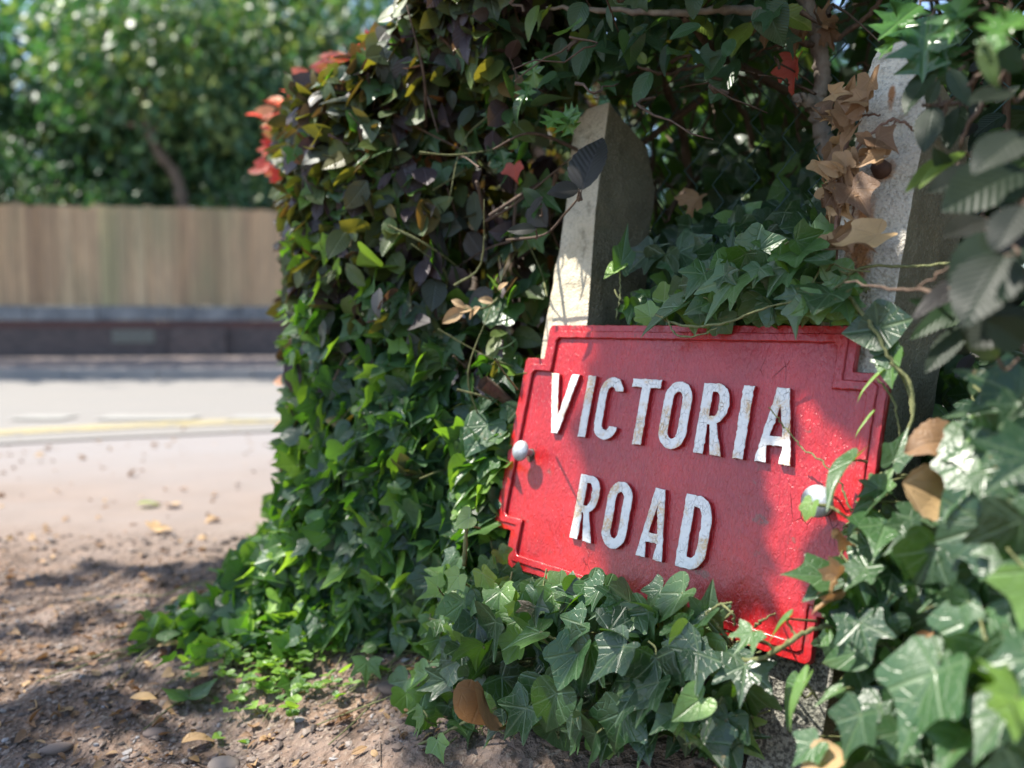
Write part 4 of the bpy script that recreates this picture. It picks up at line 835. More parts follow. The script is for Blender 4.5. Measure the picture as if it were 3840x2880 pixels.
# ivy mass on the right, coming towards the lens
rgt = empty('ivy_plant', at(3600, 2300, .62), 'large leaved ivy mass right of the red sign hanging over the lower right post', 'ivy', 'ivy growing round the sign')
def zr_(x, y): return .70 - (x - 3100) / 740 * .17 - max(0, y - 2200) / 700 * .05
L = Leaves(); mb = MB()
RG_ = [(3650, 1500), (3900, 1450), (3950, 2950), (3230, 2950), (3200, 2600), (3180, 2330), (3100, 2200), (3160, 2080), (3290, 1960), (3480, 1960), (3650, 1900)]
patch(L, mb, RG_, 420, (.0, .17), .036, hue=(0, .5), zfun=zr_, mind=.012)
patch(L, mb, RG_, 80, (-.03, .02), .042, hue=(0, .6), zfun=zr_, mind=.03, fold=(.1, .8))
patch(L, mb, [(3060, 2180), (3180, 2030), (3300, 1900), (3380, 2050), (3300, 2350), (3120, 2420)], 44, (-.02, .05), .034, hue=(.1, .7), zfun=zr_, mind=.012)
patch(L, None, [(3300, 1600), (3900, 1300), (3950, 2950), (3260, 2950)], 420, (.17, .4), .05, hue=(0, .4), zfun=zr_, gap=False)
HR = [(3200, 1727, 3038, 1862, .66, .02, 2, .5, .6, .75, .4, .3), (3043, 1889, 3000, 1965, .665, 0, 4, .7, .95, .3, .2, .3), (3296, 1833, 3205, 1862, .655, 0, 0, 1., .45, .2, .3, .1), (3300, 1830, 3352, 1740, .655, 0, 1, .8, .75, -.1, .3, .1), (3276, 1878, 3144, 2007, .65, .01, 2, .5, .4, .6, .3, .2),
 (3352, 1727, 3408, 1590, .65, 0, 1, .55, .6, .3, .3, .2), (3549, 1970, 3311, 2055, .60, .01, 1, .85, .25, .25, .22, .1), (3737, 1630, 3668, 1490, .56, .0, 2, .85, .35, .2, .2, .15), (3735, 1632, 3760, 1790, .555, .01, 3, .9, .3, 0, .2, .1), (3671, 1716, 3519, 1945, .56, .01, 1, .7, .4, .3, .25, .1),
 (3094, 2162, 2925, 2145, .655, .0, 1, .8, .55, .3, .25, .1), (3120, 2180, 3000, 2250, .65, 0, 2, .8, .3, .3, .25, .1), (3250, 2130, 3160, 2210, .63, .01, 0, .9, .4, .2, .25, .1), (3489, 2172, 3470, 2297, .6, .01, 0, 1.15, .18, 0, .2, .1), (3485, 2168, 3375, 2190, .6, .01, 3, .9, .2, 0, .2, .1),
 (3225, 2334, 3266, 2488, .62, .02, 0, 1.1, .3, -.1, .2, .12), (3681, 2310, 3580, 2590, .545, .01, 1, .8, .6, .2, .3, .1), (3509, 2520, 3337, 2852, .53, .01, 1, .75, .55, .3, .3, .15), (3524, 2456, 3377, 2612, .55, .01, 2, .6, .4, .3, .3, .1), (3813, 2618, 3680, 2570, .45, .01, 3, 1.1, 1., .2, .2, .1),
 (3815, 2640, 3800, 2790, .45, 0, 1, 1, 1., .2, .2, .1), (3772, 2668, 3640, 2862, .49, .01, 1, .8, .5, .2, .3, .1), (3640, 2160, 3590, 2290, .57, .01, 2, .8, .45, .3, .25, .1), (3810, 2060, 3700, 2180, .52, .01, 0, 1., .35, .3, .25, .1), (3018, 2557, 2914, 2732, .62, .0, 2, .38, .9, .7, .3, .2),
 (3140, 2590, 3040, 2640, .61, .0, 2, .4, .7, .5, .3, .2), (3790, 1880, 3760, 2010, .52, 0, 0, 1, .3, 0, .2, .1), (3300, 2640, 3210, 2750, .6, .01, 0, 1, .2, .2, .2, .1), (3700, 2080, 3640, 1980, .55, 0, 4, .9, .3, 0, .2, .1), (3060, 2790, 2960, 2870, .59, .0, 1, .9, .6, .2, .3, .1), (3230, 2680, 3150, 2860, .57, 0, 1, .8, .35, .2, .3, .1)]
GAPCHK[0] = False
for h_ in HR:
    bx, by, tx, ty, zd_, do, ty_, wd_, hu, ro, fo, cu_ = h_; hero(L, mb, bx, by, tx, ty, 0, do, ty_, wd_, hu, ro, fo, cu_, zd=zd_, stem=(bx + U(30, 110), by + U(-10, 70), zd_ + U(.02, .05)))
L.build('foliage', M['ivy'], rgt); GAPCHK[0] = True
mb.tube(smooth_path([at(3043, 1889, .665), at(3120, 1905, .66), at(3185, 1945, .65), at(3250, 1960, .645)], 6), .0015, .0012, 6)
mb.tube(smooth_path([at(2883, 1527, .76), at(2950, 1610, .755), at(3010, 1680, .745), at(3090, 1740, .72), at(3160, 1830, .71), at(3190, 1920, .70)], 8, .0008), .0007, .0011, 5)
mb.tube(smooth_path([at(3340, 1360, .68), at(3410, 1430, .67), at(3425, 1550, .665), at(3395, 1640, .66), at(3370, 1730, .66)], 7), .0019, .0014, 6)
for _ in range(60): x, y = U(3150, 3840), U(1750, 2880); z_ = zr_(x, y) + .03; mb.tube(smooth_path([at(x, y, z_), at(x + U(-50, 50), y + U(-50, 50), z_ + U(-.02, .02)), at(x + U(-120, 120), y + U(-100, 60), z_ + U(-.02, .03))], 5), .0014, .001, 6)
mb.build('vine', M['vine'], rgt)
# ------------------------------------------------------------------ beech spray on the right, close to the lens
spr = empty('beech_sapling', at(3750, 1100, .6), 'beech sapling with large ribbed purple green leaves at the right edge above the ivy', 'sapling')
L = Leaves(); mb = MB()
BE = [(3840, 900, 3560, 1050, .50, .9, .3), (3700, 1010, 3420, 1160, .56, .5, .1), (3770, 960, 3600, 1200, .47, 1., .25), (3840, 640, 3540, 750, .52, .9, .3), (3700, 640, 3480, 720, .58, .8, .2), (3560, 590, 3400, 690, .62, .5, .9), (3620, 570, 3440, 660, .6, .35, .9), (3600, 400, 3560, 560, .64, .7, .35),
      (3560, 260, 3640, 400, .6, .6, .5), (3840, 500, 3650, 620, .5, .9, .25), (3840, 770, 3720, 930, .46, 1, .2), (3640, 1120, 3420, 1250, .58, .45, .6), (3840, 1160, 3640, 1300, .5, .9, .2), (3620, 1220, 3470, 1390, .58, .6, .3), (3560, 1180, 3420, 1120, .6, .5, .5), (3840, 1290, 3700, 1200, .47, .9, .3),
      (3480, 390, 3520, 300, .63, .8, .45), (3500, 250, 3390, 420, .66, .8, .4), (3500, 400, 3460, 560, .63, .7, .35), (3790, 340, 3640, 380, .53, .9, .25), (3740, 1340, 3620, 1240, .52, .8, .25), (3840, 1060, 3740, 1120, .46, .9, .3), (3700, 820, 3540, 880, .55, .8, .15), (3680, 150, 3730, 330, .5, .4, .8), (3840, 250, 3700, 160, .5, .8, .5),
      (3700, 860, 3860, 950, .5, .9, .1), (3560, 640, 3500, 560, .6, .8, .4), (3620, 1000, 3700, 1130, .53, .8, .2)]
for bx, by, tx, ty, zd_, wd_, hu in BE:
    hero(L, mb, bx, by, tx, ty, 0, .01, random.choice((0, 1)), wd_ * 1.05, hu, U(-.35, .35), U(.1, .35), U(0, .2), zd=zd_, kind='beech', stem=(bx + U(30, 80), by + U(-40, 20), zd_ + .02))
for _ in range(70):
    x, y = U(3600, 3900), U(150, 1450)
    if x < 3700 and 560 < y < 1000: continue
    zd_ = U(.6, .85); d = U(90, 190) * .6 / zd_; a_ = U(.4, 2.7); hero(L, None, x, y, x - d * math.cos(a_ * .6) , y + d * math.sin(a_) * .6, 0, U(-.02, .02), random.choice((0, 1)), U(.6, 1), random.random() * .75, U(-.6, .6), U(.1, .4), U(0, .3), zd=zd_, kind='beech')
L.build('foliage', M['beech_grey'], spr)
for pts in ([(3900, 700, .5), (3700, 880, .55), (3560, 1000, .58), (3440, 1080, .6)], [(3900, 200, .5), (3720, 260, .55), (3620, 330, .6), (3560, 380, .63)], [(3900, 1350, .5), (3700, 1180, .53), (3560, 1120, .57)], [(3800, 240, .55), (3660, 420, .58), (3600, 560, .6)],
            [(3600, 385, .64), (3500, 395, .65), (3460, 392, .66)], [(3560, 380, .63), (3470, 545, .64)], [(3900, 1000, .5), (3560, 1085, .56), (3380, 1085, .62), (3170, 1060, .68)]):
    mb.tube(smooth_path([at(*p) for p in pts], 6, .001), .0022, .001, 7)
mb.build('branch', M['twig'], spr)

# ------------------------------------------------------------------ dry ivy on the white post
dry = empty('dead_ivy', onsign(3230, 700, -.01), 'dry brown curled ivy leaves clinging up the left edge of the white post', 'dead ivy')
L = Leaves(); mb = MB()
DR = [(3240, 380, 3130, 360, .9), (3250, 330, 3270, 260, .5), (3260, 300, 3220, 420, .8), (3180, 440, 3130, 350, 1), (3200, 430, 3260, 350, .7), (3160, 470, 3110, 410, .9), (3200, 480, 3130, 560, .8), (3260, 540, 3190, 480, .7), (3290, 520, 3370, 560, 1), (3260, 580, 3180, 600, .9), (3310, 580, 3240, 520, .9),
      (3300, 590, 3200, 620, .8), (3170, 620, 3110, 540, .8), (3130, 640, 3050, 600, .9), (3190, 590, 3220, 660, .7), (3170, 700, 3240, 800, .9), (3130, 720, 3150, 820, .8), (3200, 710, 3270, 810, 1), (3190, 860, 3110, 910, .9), (3200, 880, 3260, 925, 1), (3140, 700, 3090, 650, .6), (3120, 560, 3090, 620, .8), (3160, 760, 3210, 700, .7)]
for bx, by, tx, ty, w_ in DR: hero(L, mb, bx, by, tx, ty, .012 + U(0, .02), .01, random.randint(0, 4), w_ * .75, random.random() * .7, U(-.6, .6), U(.3, .9), U(.1, .6), dry=1)
for _ in range(46): x, y = random.gauss(3140, 28), U(330, 960); a_ = U(0, 6.3); hero(L, None, x, y, x + 62 * math.cos(a_), y + 62 * math.sin(a_), U(-.03, .02), .01, random.randint(0, 4), U(.6, 1.1), random.random(), U(-.8, .8), U(.4, 1.1), U(.1, .8), dry=1)
L.build('foliage', M['dead'], dry)
vine(mb, [(3130, 1000, .0), (3140, 850, .0), (3150, 700, .005), (3170, 560, .005), (3200, 420, .005), (3240, 300, .005)], .003); vine(mb, [(3210, 560, .01), (3270, 500, .015), (3340, 450, .02), (3400, 465, .02), (3425, 490, .01)], .0016); vine(mb, [(3200, 440, .01), (3250, 432, .015), (3300, 430, .015)], .0014)
vine(mb, [(3205, 900, .02), (3200, 780, .015), (3215, 560, .012)], .0009); vine(mb, [(3360, 455, .02), (3340, 480, .02), (3300, 500, .015)], .001)
mb.build('vine', M['dryvine'], dry)

# ------------------------------------------------------------------ holly
L = Leaves(); mb = MB(); hol1 = empty('holly_bush', at(3500, 80, .64), 'holly twig with large spiny glossy leaves over the top of the white post', 'holly', 'holly sprigs')
for bx, by, tx, ty, zd_, w_, hu in [(3480, 60, 3450, 300, .66, 1.0, .35), (3450, 20, 3290, 130, .68, .9, .7), (3420, 90, 3290, 190, .68, .5, .9), (3560, 90, 3600, 160, .62, 1, .5), (3620, -20, 3540, 140, .6, .9, .75), (3720, 100, 3840, 60, .5, 1.1, .8), (3760, 60, 3720, 200, .5, .8, .7), (3540, 130, 3550, 290, .66, 1, .25), (3400, -30, 3330, 60, .7, .9, .5), (3850, 60, 3700, 120, .48, 1, .85), (3660, 40, 3560, 60, .6, .9, .5)]:
    hero(L, mb, bx, by, tx, ty, 0, .01, '', w_ * 1.1, hu, U(-.2, .2), .35, .15, zd=zd_, kind='holly', stem=(bx + 30, by - 40, zd_ + .01))
L.build('foliage', M['holly'], hol1); mb.tube(smooth_path([at(3900, -60, .5), at(3650, -20, .6), at(3450, 0, .68)], 5), .003, .002); mb.build('branch', M['twig'], hol1)
L = Leaves(); mb = MB(); hol2 = empty('holly_bush', at(2050, 450, 1.0), 'pale green spiny holly sprig left of the cream post top', 'holly', 'holly sprigs')
for bx, by, tx, ty, zd_, w_, hu in [(2010, 330, 1990, 210, 1.02, .9, .9), (1990, 300, 1960, 390, 1.03, .9, .7), (1960, 440, 1800, 500, 1.02, .9, .8), (2100, 430, 2150, 500, 1.0, 1.3, .9), (2110, 440, 2180, 420, 1.0, 1.3, .8), (2100, 420, 2050, 480, 1.0, 1.3, .85), (2000, 500, 1930, 620, 1.03, .9, .6), (1890, 560, 1870, 650, 1.02, .8, 1.), (2060, 520, 1960, 560, 1.04, 1, .3)]:
    hero(L, mb, bx, by, tx, ty, 0, .01, '', w_ * 1.1, hu, U(-.2, .2), .3, .1, zd=zd_, kind='holly', stem=(bx + 40, by + 20, zd_ + .03))
for _ in range(26): x, y, a_ = U(1780, 2160), U(180, 640), U(0, 6.3); hero(L, None, x, y, x + 95 * math.cos(a_), y + 95 * math.sin(a_), 0, .0, '', 1, random.random() * .6, U(-.5, .5), .35, .1, zd=U(1.08, 1.2), kind='holly')
L.build('foliage', M['holly'], hol2); mb.tube(smooth_path([at(2300, 640, 1.2), at(2120, 540, 1.1), at(1980, 500, 1.06), at(1850, 560, 1.05)], 5), .003, .0015); mb.build('branch', M['twig'], hol2)

# beech twig with grey leaves in front of the cream post
GAPCHK[0] = False
L = Leaves(); mb = MB(); bt = empty('beech_twig', at(2190, 680, .98), 'thin beech twig with grey purple ribbed leaves in front of the cream post', 'twig')
for bx, by, tx, ty, zd_, w_, hu in [(2182, 712, 2245, 500, .97, .95, .12), (2176, 700, 2120, 640, .98, .9, .5), (2170, 712, 2050, 718, .97, .8, .1), (2036, 738, 1975, 810, .99, .6, .1), (2010, 860, 1900, 860, 1.0, .6, .15), (2030, 780, 1960, 700, 1.02, .7, .5)]:
    hero(L, mb, bx, by, tx, ty, 0, .0, 0, w_ * 1.1, hu, U(-.2, .3), .3, .1, zd=zd_, kind='beech', stem=(bx - 6, by + 30, zd_ + .01))
L.build('foliage', M['beech_grey'], bt); mb.tube(smooth_path([at(2180, 730, .98), at(2120, 800, 1.0), at(2040, 880, 1.03), at(1900, 900, 1.08)], 6), .0013, .0018, 6); mb.build('stem', M['twig'], bt); GAPCHK[0] = True

# bright ivy shoots left of the sign
L = Leaves(); mb = MB(); sh = empty('ivy_plant', at(1800, 1450, .98), 'bright lime green ivy shoots sticking out left of the red sign', 'ivy', 'ivy growing round the sign')
for bx, by, tx, ty, zd_, ty_, w_, hu, ro in [(1855, 1345, 1750, 1450, .93, 2, .85, 1., -.8), (1850, 1340, 1858, 1250, .93, 2, .5, 1., -.8), (1750, 1400, 1650, 1560, .97, 1, .45, .97, .6), (2020, 1130, 1960, 1250, 1.0, 2, .5, .98, .7), (1990, 1290, 1900, 1330, 1.0, 1, .5, .6, .3), (1960, 1300, 1975, 1220, 1.02, 4, .8, .55, 0), (1900, 1400, 1850, 1500, 1.0, 1, .5, .65, .4),
      (1870, 1620, 1810, 1700, .98, 1, .9, .95, 0), (1730, 1740, 1715, 1800, .96, 2, 1.3, .9, 0), (1780, 1760, 1740, 1720, .97, 0, 1, .6, 0), (1760, 1940, 1700, 1980, .96, 2, 1.2, .97, 0), (1820, 1560, 1900, 1480, .98, 1, .4, .9, 0), (1640, 2200, 1590, 2160, .97, 1, 1.1, .95, 0), (1720, 2160, 1670, 2230, .95, 1, 1., 1., 0), (1880, 1860, 1830, 1790, .99, 0, 1, .8, 0), (1810, 2150, 1860, 2250, .93, 1, .6, .97, .3), (1830, 2300, 1850, 2220, .93, 2, .7, .98, .2)]:
    hero(L, mb, bx, by, tx, ty, 0, .0, ty_, w_, hu, ro, .15, .1, zd=zd_, stem=(bx + 40, by + 40, zd_ + .04))
for _ in range(80):
    x = U(1700, 1930); y = U(1560, 2260)
    if x > 1915 - (y - 1560) * .05 or shades_gap(at(x, y, 1.03), .03): continue
    a_ = U(.3, 2.8); d = U(40, 100); hero(L, mb, x, y, x + d * math.cos(a_), y + d * math.sin(a_), 0, .0, random.randint(0, 4), U(.7, 1.1), U(.3, 1), U(-.5, .5), .3, .1, zd=U(.99, 1.08))
L.build('foliage', M['ivy'], sh); mb.tube(smooth_path([at(1855, 1345, .93), at(1900, 1410, .96), at(1940, 1460, 1.0)], 5), .0012, .0015, 6)
mb.tube(smooth_path([at(1750, 1950, .97), at(1745, 2050, .98), at(1740, 2120, .99)], 5), .003, .003, 6); mb.build('vine', M['vine'], sh)

# yellow flowering tip
GAPCHK[0] = False
L = Leaves(); mb = MB(); yt = empty('withered_shoot', at(1720, 1160, 1.1), 'pale yellow withered shoot poking out of the hedge left of the cream post', 'shoot')
for bx, by, tx, ty in [(1740, 1150, 1690, 1120), (1740, 1160, 1650, 1210), (1770, 1160, 1700, 1160), (1800, 1150, 1750, 1190), (1850, 1130, 1790, 1120), (1870, 1090, 1900, 1050)]: hero(L, mb, bx, by, tx, ty, 0, 0, 1, .9, .9, U(-.4, .4), .4, .2, zd=1.1, kind='beech')
L.build('foliage', M['dead'], yt); mb.tube(smooth_path([at(1740, 1160, 1.1), at(1830, 1150, 1.11), at(1900, 1080, 1.14)], 5), .0016, .0018, 6); mb.build('stem', M['vine'], yt); GAPCHK[0] = True

# ------------------------------------------------------------------ small tree standing behind the fence line, its crown hanging over hedge and sign
tr = empty('hedge_tree', hw(-.12, -.42, 0), 'small grey barked tree with a forked trunk rising behind the hollow above the sign', 'tree')
mb = MB(); T_ = lambda *a: at(*a)
trk = [T_(3160, 1200, 1.04), T_(3150, 900, 1.04), T_(3135, 680, 1.03), T_(3105, 560, 1.02), T_(3072, 460, 1.01), T_(3068, 370, 1.0), T_(3085, 290, 1.0), T_(3075, 200, 1.0), T_(3055, 110, 1.0), T_(3030, 30, 1.0), T_(2990, -120, 1.0), T_(2950, -400, 1.02)]
trk[0] = np.array([trk[0][0], trk[0][1], .05]); mb.tube(smooth_path(trk, 8, .0006), .0125, .009, 12); mb.build('trunk', M['bark'], tr)
def branch(pts, r0, r1, mat='bark'):
    b = MB(); b.tube(smooth_path([T_(*p) for p in pts], 8, .001), r0, r1, 8); b.build('branch', M[mat], tr)
branch([(3068, 400, 1.0), (3020, 372, .99), (2985, 368, .985)], .009, .006); branch([(3060, 130, 1.), (3010, 60, .98), (2900, 40, .97), (2700, 38, .96), (2500, 50, .96), (2300, 40, .97), (2050, 30, 1.0)], .0075, .0025)
branch([(2560, 60, .96), (2620, 130, 1.0), (2700, 200, 1.05), (2800, 260, 1.1), (2950, 340, 1.2)], .004, .006, 'twig'); branch([(3060, 180, 1.0), (2950, 130, .97), (2880, 120, .96)], .004, .002, 'twig'); branch([(2390, 250, .97), (2500, 275, .99), (2640, 240, 1.02), (2750, 235, 1.05)], .0018, .003, 'twig')
branch([(3105, 170, 1.), (3250, 60, .97), (3330, -40, .95)], .004, .003, 'twig'); branch([(2900, 40, .97), (2870, -40, .97), (2900, -200, 1.)], .005, .003)
branch([(2960, 1000, 1.4), (2850, 700, 1.4), (2800, 450, 1.4), (2700, 300, 1.4)], .008, .005, 'twig'); branch([(2620, 1100, 1.35), (2600, 800, 1.35), (2560, 500, 1.35), (2450, 200, 1.3)], .009, .006, 'twig'); branch([(2500, 800, 1.3), (2650, 640, 1.35), (2850, 560, 1.4), (3000, 540, 1.4)], .005, .003, 'twig')
TB = MB()
for _ in range(130):
    x, y, z_ = U(1950, 3800), U(-300, 420), U(.9, 1.5); TB.tube(smooth_path([T_(x, y, z_), T_(x + U(-100, 100), y + U(-60, 60), z_ + U(-.04, .04)), T_(x + U(-300, 300), y + U(-100, 160), z_ + U(-.1, .1))], 4, .002), .0022 * U(.6, 1.5), .0008, 5)
for _ in range(60):
    x, y, z_ = U(2250, 3150), U(250, 1000), U(1.2, 1.6); TB.tube(smooth_path([T_(x, y, z_), T_(x + U(-100, 100), y + U(-160, 160), z_), T_(x + U(-200, 200), y + U(-300, 300), z_ + U(-.1, .1))], 4, .003), .003, .001, 5)
TB.build('brushwood', M['twig'], tr)['kind'] = 'stuff'
L = Leaves()
TRK = [(2930, 150), (3020, 60), (3160, 20), (3270, 120), (3230, 250), (3130, 420), (3180, 800), (3050, 800), (2960, 450)]
def clear_trunk(p):
    c = p - CAM; z = c @ FW
    return not (.1 < z < 1.02 and inpoly(1920 + F * (c @ RT) / z, 1440 + F * (c @ DN) / z, TRK))
def over(n, tr_, qr, zr, size, hue=(0, .8), cl=5, gap=True):
    for _ in range(n // cl):
        c = hw(U(*tr_), U(*qr), U(*zr)); h = U(*hue)
        for _ in range(cl):
            p = c + rv(.04)
            if post_front(p) or in_sky(p): continue
            if gap and shades_gap(p, .035): continue
            if not clear_trunk(p): continue
            L.add(random.choice(('lo_beech0', 'lo_beech1', 'lo_beech0', 'lo_ivy2')), p, nrmz(rv(.7) - UP * .4), nrmz(UP * .9 + HN * .4 + rv(.5)), size * U(.6, 1.2), 1, U(.1, .4), U(0, .3), 0, (min(1, max(0, h + U(-.2, .2))), random.random(), 0, 1), .1)
# overhanging crown above the frame and the leaves seen hanging down at its top
over(2600, (-1.2, .45), (-.5, .12), (1.0, 1.45), .055); over(500, (.2, .7), (-.4, .05), (1.2, 1.5), .055)
over(2600, (-1.6, .75), (-1.3, -.1), (1.35, 2.3), .06); over(700, (-.6, .5), (-.1, .35), (1.35, 1.9), .06)
L.build('crown', M['green'], tr)
L = Leaves()
patch(L, None, [(1560, -60), (3000, -60), (2960, 20), (2940, 150), (2700, 200), (2450, 230), (2350, 330), (2250, 320), (2050, 420), (1700, 420), (1560, 200)], 400, (-.05, .35), .042, ('beech0', 'beech1', 'beech0', 'ivy2', 'ivy0'), (0, .6), zfun=lambda x, y: 1.0 + (2300 - x) / 2000 * .3, face=.4, up=.9, tips=.4)
for bx, by, tx, ty, zd_, ty_, w_, hu in [(2760, 250, 2650, 370, .98, 0, .9, .45), (2440, 270, 2370, 395, .97, 1, .8, .55), (2430, 90, 2300, 200, .95, 1, .5, .1), (2740, 290, 2770, 205, .98, 0, .7, .4), (2420, 240, 2385, 185, .97, 1, .9, .95), (2425, 240, 2450, 200, .97, 1, .7, .9), (2060, 340, 2090, 260, 1.04, 1, 1., .4), (2010, 400, 1960, 300, 1.05, 1, 1.2, .35), (2210, 150, 2150, 290, 1.0, 0, .8, .4), (2020, 20, 1960, 140, .98, 0, .6, .9), (1890, 60, 1800, 30, 1.1, 0, .8, .97), (2280, 20, 2290, 120, .93, 1, .4, .35), (2190, 10, 2140, 110, .95, 0, 1., .3)]:
    hero(L, None, bx, by, tx, ty, 0, .0, ty_, w_ * 1.1, hu, U(-.2, .3), .3, .2, zd=zd_, kind='beech')
L.build('low_leaves', M['green'], tr)

# the far side of the hedge, seen dark through the hollow
bk = empty('privet_hedge', hw(0, -1.0, 0), 'dark leafy hedge seen in deep shade through the hollow behind the posts', 'hedge')
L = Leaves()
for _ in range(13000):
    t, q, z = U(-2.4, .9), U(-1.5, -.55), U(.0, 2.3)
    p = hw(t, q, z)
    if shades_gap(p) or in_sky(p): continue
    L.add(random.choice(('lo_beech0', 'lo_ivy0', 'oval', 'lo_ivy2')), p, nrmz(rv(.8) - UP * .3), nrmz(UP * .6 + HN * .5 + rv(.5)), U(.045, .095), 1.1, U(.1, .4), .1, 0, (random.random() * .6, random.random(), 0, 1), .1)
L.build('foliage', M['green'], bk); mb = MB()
for _ in range(70): t, q = U(-2, 1.2), U(-1.2, -.5); mb.tube(smooth_path([hw(t, q, 0), hw(t + U(-.1, .1), q, .6), hw(t + U(-.3, .3), q + U(-.1, .1), 1.6)], 5), .009 * U(.4, 1.3), .003, 6)
mb.build('stem', M['twig'], bk)
# chain link fence on the boundary
m = N('green_wire', .5); m.col((.03, .07, .06)); cl = empty('chain_link_fence', hw(0, -.2, 0), 'thin dark green chain link fence behind the concrete posts', 'fence'); mb = MB(); s_ = .05
def cw(a_, z_): return hw(a_, -.19 - (z_ - .5) * .22, z_)
for k in range(-46, 20):
    for sg_ in (1, -1):
        pts = [cw(-.1 + k * s_ + sg_ * (s_ / 2 * ((i_ + k) % 2)) * 1.0, .12 + i_ * s_ * .55) + HN * (.0022 * (1 if (i_ % 2) ^ (sg_ > 0) else -1)) for i_ in range(int(.95 / (s_ * .55)))]
        if sg_ == 1: mb.tube(pts, .0011, .0011, 4)
mb.build('mesh', m.m, cl); mb = MB()
for z_ in (.15, .6, 1.02): mb.tube([cw(-2.3, z_), cw(0, z_), cw(.9, z_)], .0018, .0018, 5)
mb.build('wire', m.m, cl)

# ------------------------------------------------------------------ dead leaves lying or caught, one by one
GAPCHK[0] = False
def single(name, label, bx, by, tx, ty, zd_, kind, wid_, fold, curl, roll, hue, group=None, mat='dead', cat='leaf', wav=.07):
    L = Leaves(); hero(L, None, bx, by, tx, ty, 0, 0., '', wid_, hue, roll, fold, curl, zd=zd_, kind=kind, dry=1); 
    o = L.build(name, M[mat]); return tag(o, label, cat, group)
m = M['dead']
single('dead_leaf', 'big orange brown dead leaf lit from the side beside the sign, upper of two', 3625, 1650, 3385, 1670, .60, 'beech0', 1.2, .5, .25, .2, .35, 'dead leaves caught in the ivy')
single('dead_leaf', 'big tan dead leaf in the ivy right of the sign, directly under the orange one', 3385, 1810, 3640, 1900, .60, 'beech0', 1.15, .3, .1, .1, .95, 'dead leaves caught in the ivy')
single('dead_leaf', 'curled papery brown leaf standing on the soil at the bottom edge below the ivy', 1815, 2600, 1860, 2900, .84, 'ivy2', .8, 1.25, .9, .3, .55, 'dead leaves caught in the ivy')
single('dead_leaf', 'crumpled tan leaf resting on the lower right end of the sign above another', 3160, 2150, 3070, 2235, .635, 'maple', .9, 1.2, .6, .3, .85, 'dead leaves caught in the ivy')
single('dead_leaf', 'crumpled orange tan leaf at the lower right corner of the sign, lowest one there', 3145, 2250, 3020, 2265, .64, 'maple', .8, 1.1, .5, .6, .7, 'dead leaves caught in the ivy')
single('dead_leaf', 'narrow twisted brown leaf hanging at the right rim of the sign', 3150, 1990, 3230, 2120, .65, 'maple', .5, 1.2, .6, .4, .75, 'dead leaves caught in the ivy')
single('dead_leaf', 'dull brown curled leaf lying in the dark ivy at the lower right', 3420, 2420, 3510, 2350, .6, 'beech1', .8, .8, .3, .2, .3, 'dead leaves caught in the ivy')
single('dead_leaf', 'flat tan leaf at the bottom edge in front of the right post foot', 3170, 2830, 2990, 2880, .58, 'beech0', 1.1, .4, .1, .3, .9, 'dead leaves caught in the ivy')
single('dead_leaf', 'tan maple leaf hanging in the dark hollow right of the cream post', 2620, 740, 2560, 820, 1.1, 'maple', 1.0, .5, .3, .2, .6, 'dead leaves hanging in the branches')
single('dead_leaf', 'broad brown lobed leaf under the branch left of the forked trunk', 2900, 60, 2850, 180, .97, 'maple', 1.0, .4, .3, .1, .35, 'dead leaves hanging in the branches')
single('dead_leaf', 'lower brown lobed leaf hanging close against the left of the forked trunk', 3000, 110, 2960, 210, .97, 'maple', 1., .5, .3, .2, .25, 'dead leaves hanging in the branches')
single('dead_leaf', 'brown lobed leaf caught on the right side of the forked trunk', 3080, 80, 3160, 60, .97, 'maple', 1., .4, .2, .2, .4, 'dead leaves hanging in the branches')
single('dead_leaf', 'small hanging brown leaf right of the forked trunk under another leaf', 3110, 110, 3125, 200, .97, 'maple', .7, .6, .2, .2, .2, 'dead leaves hanging in the branches')
single('dark_red_leaf', 'crumpled dark red leaf hanging left of the forked trunk near the stub', 2990, 230, 2940, 370, .98, 'maple', .7, .9, .4, .2, .1, mat='beech_red')
single('dead_leaf', 'light tan leaf at the foot of the dry ivy on the white post', 3290, 880, 3110, 925, .715, 'ivy1', .7, .4, .1, .2, 1., 'dead leaves caught in the ivy')
single('red_leaf', 'single bright red leaf hanging in the hedge left of the cream post', 1930, 625, 1935, 690, 1.1, 'ivy1', 1.1, .3, .1, .2, .1, mat='beech_red')
def onground(px, py, h=.012): g_ = ground_at(px, py, 0.0); g_[2] = gz(g_) + h; return g_
